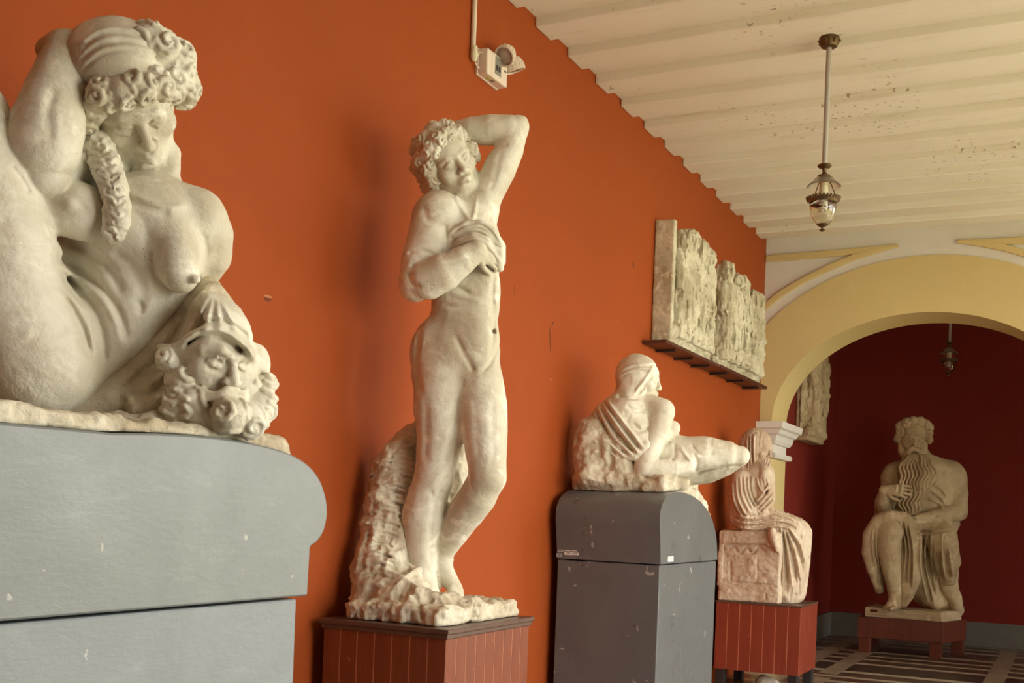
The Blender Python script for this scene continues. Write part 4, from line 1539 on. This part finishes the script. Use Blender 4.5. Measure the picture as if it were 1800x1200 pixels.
    K.line([(720, 1030), (735, 1060), (742, 1092)], 4, -6, far=0)
    K.line([(800, 1040), (850, 1042), (905, 1052)], 4, -3)
    K.line([(780, 1018), (840, 1030), (890, 1044)], 3, -3)
    K.build('rock_support', M['plaster_rock'], t, (np.array([-9., -9, .985]), np.array([9., 2.76, 9])))


youth()
# ------------------------------------------------------------------ reclining veiled woman on the darker pedestal
def veiled():
    D = 6.85
    t = thing('statue', 'small plaster statue, reclining woman in a veil seen from behind, on dark grey pedestal', 'statue', (6.7, 2.42, 1.6))
    clip = (np.array([-9, -9, -9.]), np.array([99, 2.765, 9.]))
    F = Fig(D, .0058)
    u = F.u
    F.ball(1118, 752, 0, 46, 48, 40, 0, 10)
    F.ball(1155, 785, 0, 40, 36, 40, 0, 20)
    F.ball(1196, 806, 0, 34, 34, 38, 0, 20)
    F.limb([(1108, 712, 0, 26), (1112, 688, 0, 21)], 10)
    F.limb([(1120, 704, -2, 17), (1145, 712, -12, 18), (1162, 722, -20, 20)], 10)
    F.ball(1163, 724, -22, 20, 21, 20, 0, 12)
    F.limb([(1164, 724, -24, 20), (1156, 755, -32, 21), (1142, 790, -40, 20), (1134, 818, -44, 19)], 6)
    F.limb([(1134, 822, -44, 19), (1158, 823, -46, 17), (1186, 822, -46, 15), (1212, 820, -44, 11)], 4)
    F.ball(1183, 752, -8, 13, 13, 13, 0, 5)
    F.limb([(1196, 802, -10, 34), (1236, 797, -16, 31), (1278, 799, -22, 24), (1300, 801, -24, 17)], 10)
    F.limb([(1300, 803, -22, 16), (1276, 818, -6, 18), (1246, 832, 10, 17), (1215, 842, 20, 12)], 5)
    F.line([(1215, 782), (1232, 800), (1256, 798)], 3, -2)
    F.line([(1218, 795), (1226, 812), (1222, 830)], 3, -3)
    F.line([(1225, 830), (1260, 822), (1304, 817)], 2.4, -3)
    F.line([(1160, 808), (1166, 788), (1178, 776)], 3, -4, far=0)
    F.line([(1186, 778), (1186, 800), (1180, 812)], 3, -3)
    F.line([(1196, 784), (1206, 800), (1216, 812)], 3, 3)
    F.rough(1.2, 22, 4)
    A = turn(F, 1125, 665, 84, 4, 4)
    O = F.J(1128, 667, 0)
    S = 76 * u
    L = head(F, O, A, S, False, True, False)
    F.rest_on(LID2)
    F.build('figure', M['plaster'], t, clip)

    V = Fig(D, .0054)
    V.ellw(L(0, .08, -.13), A, np.array([.44, .50, .50]) * S, .01)
    V.ellw(L(0, -.25, -.15), A, np.array([.40, .32, .40]) * S, .03)
    V.ellw(L(0, -.16, .52), A, np.array([.50, .62, .28]) * S, .008, 's')
    V.limb([(1106, 705, 0, 28), (1092, 720, 0, 32), (1070, 735, 4, 30), (1060, 742, 8, 26)], 12)
    V.limb([(1100, 735, -18, 40), (1118, 770, -26, 32)], 14)
    V.limb([(1072, 770, -24, 16), (1090, 796, -38, 12), (1118, 800, -48, 10), (1136, 782, -54, 8)], 8)
    V.folds([[(1094, 650), (1115, 641), (1150, 639)], [(1094, 657), (1116, 649), (1148, 646)]], 2.6, 3.5)
    V.line([(1150, 641), (1136, 664), (1116, 690)], 2.6, 4)
    V.line([(1154, 645), (1140, 668), (1120, 694)], 2.4, -5)
    V.line([(1092, 662), (1112, 654), (1140, 652)], 2.4, -3.5)
    V.line([(1084, 696), (1110, 700), (1148, 699)], 3, -5)
    V.folds([[(1066, 704), (1096, 742), (1130, 786)], [(1060, 710), (1088, 752), (1122, 796)], [(1052, 718), (1076, 764), (1112, 800)], [(1044, 726), (1064, 772), (1098, 802)], [(1040, 736), (1056, 778), (1086, 806)]], 3.4, 6, groove=.9)
    V.line([(1100, 712), (1118, 722), (1142, 720)], 3.5, -4)
    V.line([(1112, 742), (1126, 756), (1140, 752)], 3.5, -4)
    V.rough(1.6, 24, 4)
    V.rest_on(LID2)
    V.build('veil', M['plaster'], t, clip)

    R_ = Fig(D, .0062)
    R_.limb([(1042, 764, -6, 30), (1040, 800, -8, 31), (1042, 830, -10, 28)], 14)
    R_.limb([(1080, 790, -14, 34), (1086, 822, -20, 30)], 16)
    R_.boxw((6.60, 2.43, 1.64), (.33, .29, .05), k=.03, rnd=.03)
    R_.limb([(1030, 840, -34, 13), (1090, 842, -40, 15), (1150, 846, -40, 14), (1200, 850, -36, 11)], 12)
    pts = [(1190, 838, -20, 14), (1218, 850, -20, 11), (1238, 874, -14, 9), (1250, 900, -6, 8), (1258, 928, 2, 7)]
    top = [np.array([x, 2.42, z]) for x, z in prof[1:-1]]
    over = [p + np.array([.012, 0, .026]) for p in top if p[0] > 6.6 and p[2] > 1.37]
    for y in np.linspace(2.15, 2.68, 8):
        R_.chainw([np.array([p[0], y, p[2]]) for p in over], [.044] * (len(over) - 1) + [.03], .03)
    R_.rough(4.5, 10, 5, True)
    R_.rough(3, 34, 3)
    R_.line([(1070, 740), (1078, 780), (1072, 830)], 5, -7)
    R_.line([(1125, 815), (1132, 838), (1160, 846)], 4, -6)
    R_.rest_on(LID2)
    R_.build('rock_base', M['plaster_rock'], t, clip)


veiled()
# ------------------------------------------------------------------ small seated veiled woman on a block throne
def seated():
    D = 9.75
    t = thing('statue', 'small pinkish plaster statue, seated woman in a pleated veil on a block throne', 'statue', (9.82, 2.36, .75))
    F = Fig(D, .0048)
    u = F.u
    zb = .751
    # throne
    T = Fig(D, .0062)
    T.boxw((9.80, 2.44, zb + .30), (.29, .245, .30), k=.01, rnd=.015)
    T.boxw((9.80, 2.45, zb + .075), (.305, .262, .075), k=.01, rnd=.015)
    T.boxw((9.80, 2.45, zb + .555), (.31, .25, .05), k=.01, rnd=.02)
    T.boxw((9.50, 2.45, zb + .505), (.012, .24, .022), k=.006, rnd=.008)
    T.boxw((9.80, 2.705, zb + .36), (.30, .022, .24), k=.006, rnd=.012)
    T.ball(1360, 944, -58, 7, 17, 9, -10, 5)
    T.ball(1365, 962, -56, 5, 9, 8, -20, 5)
    T.line([(1276, 956), (1300, 957), (1352, 957)], 2, -3)
    T.line([(1278, 967), (1290, 962), (1300, 972), (1312, 962), (1322, 972), (1334, 962), (1346, 972)], 2.6, -3.5)
    T.line([(1284, 985), (1284, 1010), (1284, 1022)], 2, -2.5)
    T.line([(1330, 980), (1331, 1000), (1331, 1020)], 1.8, -1.6)
    T.line([(1276, 1024), (1320, 1025), (1364, 1030)], 2, -3)
    T.line([(1346, 1042), (1346, 1055)], 1.6, -3)
    T.rough(2.2, 14, 5); T.rough(1.2, 50, 3)
    T.boxw((9.8, 2.4, zb - .2), (.8, .8, .2), k=0, kind='s', rnd=0)
    T.build('throne', M['plaster_small'], t)
    # body and dress
    F.ball(1323, 872, -4, 39, 42, 36, 0, 10)
    F.ball(1332, 838, -4, 30, 30, 30, 0, 14)
    F.ball(1318, 905, 0, 38, 26, 36, 0, 14)
    F.limb([(1318, 914, -24, 20), (1360, 916, -30, 20), (1392, 932, -30, 21)], 10)
    F.limb([(1325, 914, 20, 20), (1365, 916, 16, 20), (1398, 930, 10, 21)], 10)
    F.limb([(1392, 940, -18, 24), (1394, 985, -18, 24), (1390, 1030, -20, 22), (1386, 1046, -20, 18)], 10)
    F.limb([(1404, 940, 4, 22), (1402, 990, 4, 20), (1398, 1040, 0, 18)], 10)
    F.limb([(1378, 1044, -24, 12), (1404, 1048, -20, 9)], 8)
    # arm raised to the chin
    F.limb([(1336, 895, -40, 9), (1341, 862, -40, 9), (1343, 832, -36, 7)], 4)
    F.limb([(1302, 840, -22, 15), (1300, 875, -32, 15), (1318, 900, -38, 12), (1336, 898, -40, 10)], 6)
    W = F.J(1343, 834, -36)
    r, d, n = F.frame(1343, 834)
    hand(F, W, -d + r * .15, -n * .9 - r * .2, 34 * u, 22, 5, 1)
    F.limb([(1336, 835, 0, 15), (1332, 812, 0, 13)], 8)
    A = turn(F, 1335, 790, 58, 8, 3)
    O = F.J(1334, 788, 0)
    S = 58 * u
    L = head(F, O, A, S, False, True, False)
    F.folds([[(1290, 905), (1325, 912), (1370, 906), (1400, 915)], [(1290, 915), (1325, 920), (1372, 914), (1405, 928)], [(1292, 925), (1325, 930), (1365, 924), (1395, 930)]], 2.6, 4)
    F.folds([[(1372, 925), (1376, 970), (1375, 1030)], [(1378, 930), (1386, 975), (1392, 1030)], [(1382, 930), (1398, 970), (1408, 1020)], [(1386, 928), (1406, 955), (1416, 990)]], 2.6, 5, groove=.9)
    F.folds([[(1352, 850), (1340, 868), (1330, 880)], [(1358, 858), (1344, 876), (1332, 888)], [(1360, 868), (1346, 884), (1334, 895)], [(1361, 878), (1350, 890), (1338, 900)]], 2, 3.5)
    F.folds([[(1287, 848), (1290, 880), (1304, 908)], [(1294, 842), (1297, 876), (1311, 905)], [(1301, 838), (1304, 870), (1318, 900)], [(1308, 836), (1311, 866), (1324, 894)], [(1315, 836), (1317, 864), (1328, 888)], [(1322, 836), (1323, 862), (1331, 882)]], 2.0, 3.0, groove=.6)
    F.folds([[(1330, 838), (1334, 855), (1344, 868)], [(1348, 840), (1352, 856), (1350, 870)]], 2, 3)
    F.drape(1.8, (34, 34, 9), 2, hi=(99, 99, zb + .82))
    F.rough(.6, 40, 3)
    F.boxw((9.8, 2.4, zb - .2), (.8, .8, .2), k=0, kind='s', rnd=0)
    F.build('figure', M['plaster_small'], t)

    V = Fig(D, .0046)
    V.ellw(L(0, .06, -.15), A, np.array([.46, .52, .50]) * S, .01)
    V.ellw(L(0, -.40, -.20), A, np.array([.44, .45, .38]) * S, .03)
    V.ellw(L(0, -.16, .50), A, np.array([.44, .60, .32]) * S, .008, 's')
    V.limb([(1318, 815, 4, 18), (1310, 835, 0, 24), (1302, 860, -2, 22), (1302, 885, -8, 20)], 10)
    V.limb([(1296, 850, 0, 14), (1294, 885, -6, 13), (1302, 908, -12, 14)], 8)
    V.folds([[(1313, 775), (1314, 800), (1316, 825)], [(1319, 766), (1319, 800), (1321, 828)], [(1325, 762), (1325, 796), (1327, 826)]], 1.8, 3.5, groove=.9)
    V.folds([[(1284, 850), (1288, 885), (1302, 915)], [(1290, 842), (1295, 880), (1310, 912)], [(1297, 836), (1302, 872), (1316, 905)], [(1305, 832), (1309, 866), (1322, 896)], [(1313, 830), (1316, 862), (1326, 888)]], 2.2, 4.5, groove=.9)
    V.drape(1.3, (40, 40, 7), 2)
    V.rough(.5, 36, 3)
    V.build('veil', M['plaster_small'], t)


seated()
# ------------------------------------------------------------------ big bearded seated man in the dark room
def elder():
    D = 12.95
    t = thing('statue', 'large brownish plaster statue, seated long-bearded man with bare arms, beyond the arch', 'statue', (13.65, 1.75, .40))
    zb = .401
    F = Fig(D, .0078)
    u = F.u
    F.ball(1618, 868, 0, 52, 62, 36, 0, 10)
    F.ball(1615, 925, 6, 50, 36, 40, 0, 24)
    F.limb([(1572, 836, 0, 20), (1618, 822, 0, 28), (1668, 832, 0, 22)], 14)
    F.limb([(1618, 822, 0, 22), (1611, 795, -6, 19)], 8)
    F.ball(1572, 838, 0, 19, 24, 20, 10, 10)
    F.ball(1672, 838, -2, 23, 26, 23, 0, 10)
    F.limb([(1676, 842, -2, 22), (1681, 868, -6, 20), (1685, 896, -14, 15)], 8)
    F.limb([(1684, 901, -16, 15), (1660, 904, -36, 14), (1630, 910, -52, 11), (1610, 914, -58, 9)], 6)
    hand(F, F.J(1610, 914, -58), F.frame(1610, 914)[0] * -1 + F.frame(1610, 914)[1] * .25, -F.frame(1610, 914)[2] - F.frame(1610, 914)[1] * .4, 36 * u, 20, 8, 1)
    F.limb([(1570, 842, 0, 18), (1560, 872, -8, 17), (1553, 902, -18, 15)], 8)
    F.limb([(1553, 902, -20, 14), (1551, 882, -44, 13), (1555, 864, -66, 9)], 6)
    hand(F, F.J(1556, 860, -68), F.frame(1560, 860)[0] + F.frame(1560, 860)[1] * .08 - F.frame(1560, 860)[2] * .15, -F.frame(1560, 860)[2] - F.frame(1560, 860)[1] * .5, 48 * u, 9, 10, -1)
    # legs
    F.limb([(1592, 925, 0, 30), (1575, 925, -44, 27), (1564, 930, -76, 21)], 10)
    F.limb([(1564, 932, -76, 20), (1562, 965, -70, 20), (1567, 1005, -62, 15), (1573, 1042, -58, 11)], 8)
    foot(F, F.J(1573, 1050, -58), -F.frame(1570, 1050)[2] - F.frame(1570, 1050)[0] * .35, -F.frame(1570, 1050)[1], 62 * u)
    F.limb([(1636, 930, 0, 30), (1650, 938, -36, 28), (1656, 950, -52, 24)], 10)
    F.limb([(1656, 952, -50, 23), (1664, 995, -30, 20), (1668, 1030, -8, 15)], 8)
    F.limb([(1664, 1030, -14, 13), (1676, 1050, -10, 14), (1682, 1072, -6, 12)], 8)
    F.line([(1585, 905), (1620, 915), (1660, 905)], 3, -2.5)
    F.folds([[(1640, 850), (1655, 858), (1664, 872)], [(1636, 862), (1652, 872), (1660, 884)], [(1632, 876), (1650, 884), (1658, 894)]], 2.5, 3)
    F.folds([[(1572, 815), (1578, 840), (1574, 865)], [(1580, 815), (1586, 845), (1582, 870)]], 2.4, 2.5)
    F.rough(1.2, 14, 4)
    A = turn(F, 1606, 775, 10, 10, 3)
    O = F.J(1605, 768, -10)
    S = 66 * u
    L = head(F, O, A, S, True, True, True, True)
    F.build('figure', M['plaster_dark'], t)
    # hair and beard
    H = Fig(D, .0075)
    H.ellw(L(0, .16, -.12), A, np.array([.40, .36, .44]) * S, .02)
    bl = [(L(*p), rr * S) for p, rr in (((-.33, .14, .10), .12), ((.33, .14, .10), .12), ((-.22, .38, .14), .13), ((-.06, .44, .18), .12), ((.1, .44, .18), .12), ((.24, .36, .12), .12), ((-.38, -.04, .0), .12), ((.38, -.04, .0), .11), ((-.34, .28, .02), .12), ((.35, .27, .0), .12))]
    for c_, r_ in bl: H.ellw(c_, A, np.array([r_] * 3), .02)
    H.ellw(L(0, -.14, .46), A, np.array([.27, .40, .38]) * S, .008, 's')
    locks(H, bl, L(0, .1, -.1), 3, .0125, 6, .005, (L(0, -.10, 0), A[2], .2 * S, .27 * S))
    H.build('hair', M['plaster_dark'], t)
    B = Fig(D, .006)
    vw = B.frame(1605, 840)[2]
    for q in (-1, 1):
        B.chainw([L(q * .02, -.235, .42), L(q * .12, -.28, .41), L(q * .20, -.42, .34)], [.045 * S, .065 * S, .06 * S], .015)
        B.chainw([L(q * .31, -.14, .06), L(q * .27, -.34, .14), L(q * .15, -.52, .26)], [.07 * S, .11 * S, .12 * S], .03)
    B.limb([(1612, 814, -34, 15), (1616, 830, -46, 24), (1611, 848, -54, 22), (1604, 866, -56, 16), (1601, 884, -54, 13), (1598, 898, -50, 8)], 10)
    B.limb([(1632, 818, -28, 12), (1634, 840, -38, 12), (1624, 852, -46, 10)], 8)
    B.limb([(1594, 816, -30, 12), (1593, 836, -40, 13), (1598, 852, -50, 11)], 8)
    g = np.random.default_rng(3)
    for i in range(10):
        f = i / 9 - .5
        x = 1613 + f * 58
        dz = abs(f) * 12 - (10 if f > .1 else 0)
        strand(B, [B.J(x * .55 + 1612 * .45, 800, -46 + dz), B.J(x, 820, -72 + dz), B.J(x - 1, 842, -80 + dz), B.J(1608 + f * 42, 862 - abs(f) * 8, -80 + dz)], .0155, .015, 2.2, .0012, i * .12, vw)
    for i in range(6):
        f = i / 5 - .5
        strand(B, [B.J(1609 + f * 46, 846, -74), B.J(1603 + f * 38, 866, -74), B.J(1600 + f * 34, 886, -70), B.J(1598 + f * 26, 904, -60)], .0145, .018, 2.2, .0012, 2 + i * .12, vw)
    for q in (-1, 1):
        for e in (0, 1): strand(B, [L(q * .03, -.225 - e * .03, .45), L(q * .14, -.26 - e * .05, .43), L(q * .24, -.42 - e * .05, .34)], .02, .008, 1, .005, e, A[2])
    B.build('beard', M['plaster_dark'], t)
    # cloth over the knees
    G = Fig(D, .0095)
    ring = [(1540, 1030, -52, 3), (1533, 1004, -54, 8), (1527, 970, -58, 11), (1529, 940, -66, 11), (1543, 916, -74, 11), (1565, 908, -84, 11), (1588, 912, -80, 12), (1604, 935, -74, 13), (1608, 975, -66, 13), (1606, 1015, -62, 11), (1596, 1045, -60, 9), (1588, 1060, -58, 6)]
    G.limb(ring, 6)
    G.limb([(1545, 925, -40, 16), (1578, 920, -44, 20), (1600, 940, -34, 18)], 10)
    G.limb([(1535, 960, -36, 12), (1540, 1005, -34, 11), (1546, 1036, -30, 7)], 10)
    G.limb([(1590, 940, -58, 12), (1592, 985, -54, 13), (1592, 1030, -54, 12), (1588, 1058, -54, 8)], 8)
    G.limb([(1600, 918, -30, 20), (1640, 922, -40, 20), (1668, 926, -20, 14), (1676, 920, -6, 10)], 10)
    G.limb([(1622, 945, -22, 18), (1628, 1000, -14, 15), (1636, 1050, -14, 13), (1646, 1064, -14, 8)], 10)
    G.limb([(1654, 945, -48, 26), (1664, 985, -40, 22), (1668, 1018, -26, 12)], 10)
    G.limb([(1600, 1000, -10, 22), (1630, 1040, 10, 26), (1655, 1050, 10, 24)], 12)
    G.folds([[(1535, 930), (1533, 965), (1542, 1000)], [(1541, 922), (1541, 965), (1548, 1010)]], 2.4, 4)
    G.folds([[(1582, 915), (1592, 960), (1588, 1020)], [(1590, 918), (1599, 965), (1596, 1025)], [(1598, 924), (1605, 970), (1604, 1030)]], 2.4, 5, groove=1)
    G.folds([[(1620, 940), (1618, 990), (1630, 1055)], [(1628, 940), (1627, 990), (1642, 1060)], [(1636, 940), (1636, 985), (1646, 1040)]], 2.4, 4, groove=1)
    G.folds([[(1645, 950), (1642, 985), (1650, 1012)], [(1655, 940), (1656, 980), (1662, 1020)], [(1665, 945), (1670, 980), (1675, 1015)]], 2.6, 4)
    G.folds([[(1608, 928), (1640, 932), (1672, 928)], [(1610, 936), (1642, 939), (1670, 934)]], 2, 3)
    G.drape(1.8, (9, 9, 2.2), 3)
    G.rough(1.0, 16, 4)
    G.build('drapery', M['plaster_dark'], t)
    bm = bmesh.new()
    prism(bm, [(13.33, 2.085, zb), (13.34, 1.266, zb), (13.82, 1.10, zb), (14.02, 2.06, zb)], (0, 0, .108))
    bmesh.ops.subdivide_edges(bm, edges=bm.edges, cuts=6, use_grid_fill=True)
    g = random.Random(4)
    for v in bm.verts: v.co += Vector((g.uniform(-.006, .006), g.uniform(-.006, .006), g.uniform(-.004, .004) if v.co.z > zb + .01 else 0))
    obj('plinth', bm, M['plaster_dark'], t, bevel=.006)
    bm = bmesh.new(); prism(bm, [(13.322, 2.03, zb + .055), (13.322, 1.95, zb + .055), (13.322, 1.95, zb + .085), (13.322, 2.03, zb + .085)], (.03, 0, 0))
    obj('dark_patch', bm, M['wood_dark'], t)

elder()
# ------------------------------------------------------------------ relief panels on the wall
def relief(x0, x1, z0, z1, people, label, seed, mat, edge, thick=.15, top=None, h=.007):
    """people = [(x fraction, height fraction, lean)]"""
    t = thing('relief_panel', label, 'relief', ((x0 + x1) / 2, WY, z0), 'carved relief panels')
    yb = WY - .003
    yf = WY - thick
    W, Hh = x1 - x0, z1 - z0
    F = Fig(9.0, h)
    F.boxw(((x0 + x1) / 2, (yf + .085 + yb) / 2, z0 + Hh * .45), (W / 2, (yb - yf - .085) / 2, Hh * .45), k=.004, rnd=.012)
    F.boxw(((x0 + x1) / 2, (yf + yb) / 2, z0 + .04), (W / 2, thick / 2, .04), k=.02, rnd=.015)
    F.chainw([(x0 + .06, yf + .02, z0 + .1), (x0 + W * .35, yf - .01, z0 + .13), (x1 - .08, yf + .01, z0 + .09)], [.05, .06, .05], .04)
    if edge:
        F.boxw((x0 + .03, (yf - .0 + yb) / 2, z0 + Hh / 2), (.03, thick / 2, Hh / 2), k=.004, rnd=.01)
    g = np.random.default_rng(seed)
    for fx, fh, lean in people:
        x = x0 + W * fx; zt = z0 + Hh * fh
        hh = zt - z0 - .06
        y = yf + .035
        hr = .066
        F.chainw([(x - lean * .3, y, z0 + .1), (x, y - .01, z0 + .06 + hh * .42), (x + lean, y - .01, z0 + .06 + hh * .72)], [.085, .095, .10], .03, 'u', np.array([0, 1., 0]), .75)
        F.ellw((x + lean * 1.3, y - .022, zt - hr * 1.1), np.eye(3), (hr * .85, hr, hr * 1.15), .012)
        F.ellw((x + lean * 1.3 - .03, y - .05, zt - hr * 1.3), np.eye(3), (.016, .03, .05), .01)
        F.chainw([(x + lean - .09, y - .02, zt - .2), (x - .10, y - .05, z0 + hh * .55), (x + .02, y - .075, z0 + hh * .50)], [.036, .032, .024], .015)
        F.chainw([(x + lean + .09, y - .01, zt - .2), (x + .13, y - .03, z0 + hh * .6), (x + .10, y - .04, z0 + hh * .42)], [.036, .03, .022], .015)
        F.chainw([(x - .04, y - .035, z0 + .08), (x - .05, y - .055, z0 + hh * .34), (x - .02, y - .04, z0 + hh * .5)], [.04, .045, .05], .02)
    xs = [x0 + W * p[0] for p in people]
    for a, b in zip(xs, xs[1:]):
        m = (a + b) / 2
        F.chainw([(m, yf + .015, z0 + .16), (m + .01, yf - .01, z0 + Hh * .4), (m - .01, yf + .0, z0 + Hh * .66)], [.02, .028, .03], .015, 's', np.array([0, 1., 0]), 2.4)
    F.drape(4.6, (24, 24, 4.2), 3, off=seed * 3.1, hi=(99, yf + .10, 99), lo=(x0 + .09 if edge else 0, 0, z0 + .05))
    F.drape(2.2, (44, 44, 7), 2, off=seed * 1.7, hi=(99, yf + .10, 99), lo=(x0 + .09 if edge else 0, 0, z0 + .05))
    F.rough(2.6, 17, 4, True, off=seed, hi=(99, yf + .10, 99), lo=(x0 + .09 if edge else 0, 0, 0))
    F.rough(1.3, 34, 4, off=seed)
    o = F.build('carved_slab', M[mat], t, (np.array([x0 - .05, 0, z0 + .001]), np.array([x1 + .05, WY - .002, 9])))
    return t, o


t1, o1 = relief(7.76, 8.74, 2.701, 3.60, [(.21, .95, .02), (.42, 1.0, -.02), (.63, .97, .02), (.86, .95, -.02)], 'left of the two pale carved relief panels, with the thick pinkish left edge', 2, 'plaster_relief', True)
relief(8.99, 10.33, 2.706, 3.58, [(.10, .99, .02), (.30, .95, .03), (.52, .97, -.03), (.72, .90, .03), (.90, .92, -.02)], 'right of the two pale carved relief panels, nearest the arch', 5, 'plaster_relief', False)
a_ = onplane(1407, 766, 1, WY - .16); b_ = onplane(1448, 778, 1, WY - .16); c_ = onplane(1458, 640, 1, WY - .16)
relief(a_[0] + .45, b_[0] + .0, (a_[2] + b_[2]) / 2 - .02, c_[2] + .35, [(.25, .9, .03), (.6, .95, -.02), (.85, .9, .02)], 'narrow brown carved relief panel on the wall beyond the arch', 9, 'plaster_dark', False, thick=.15, h=.010)
# ------------------------------------------------------------------ camera
cam = bpy.data.objects.new('camera', bpy.data.cameras.new('camera'))
C.objects.link(cam)
cam.matrix_world = Matrix((
    (RIGHT[0], UPV[0], -FWD[0], CAM[0]),
    (RIGHT[1], UPV[1], -FWD[1], CAM[1]),
    (RIGHT[2], UPV[2], -FWD[2], CAM[2]), (0, 0, 0, 1)))
cam.data.sensor_width = 36
cam.data.lens = FOC / 1800 * 36
cam.data.shift_y = (CY - 600) / 1800
cam.data.shift_x = 0
cam.data.clip_start = .05
bpy.context.scene.camera = cam

# ------------------------------------------------------------------ daylight from the courtyard
w = bpy.data.worlds.new('sky'); bpy.context.scene.world = w
w.use_nodes = True
bg = w.node_tree.nodes['Background']
bg.inputs[0].default_value = (1.0, .965, .90, 1)
bg.inputs[1].default_value = SKY
sun = bpy.data.objects.new('sun', bpy.data.lights.new('sun', 'SUN')); C.objects.link(sun)
sun.data.energy = SUN; sun.data.angle = math.radians(1.5); sun.data.color = (1, .93, .8)
sun.rotation_euler = (math.radians(38), 0, math.radians(-35))      # high, falls on the courtyard only

sc = bpy.context.scene
sc.view_settings.view_transform = 'Standard'
sc.view_settings.look = 'None'
sc.view_settings.exposure = EXPO
sc.view_settings.gamma = 1.0
sc.view_settings.use_curve_mapping = False
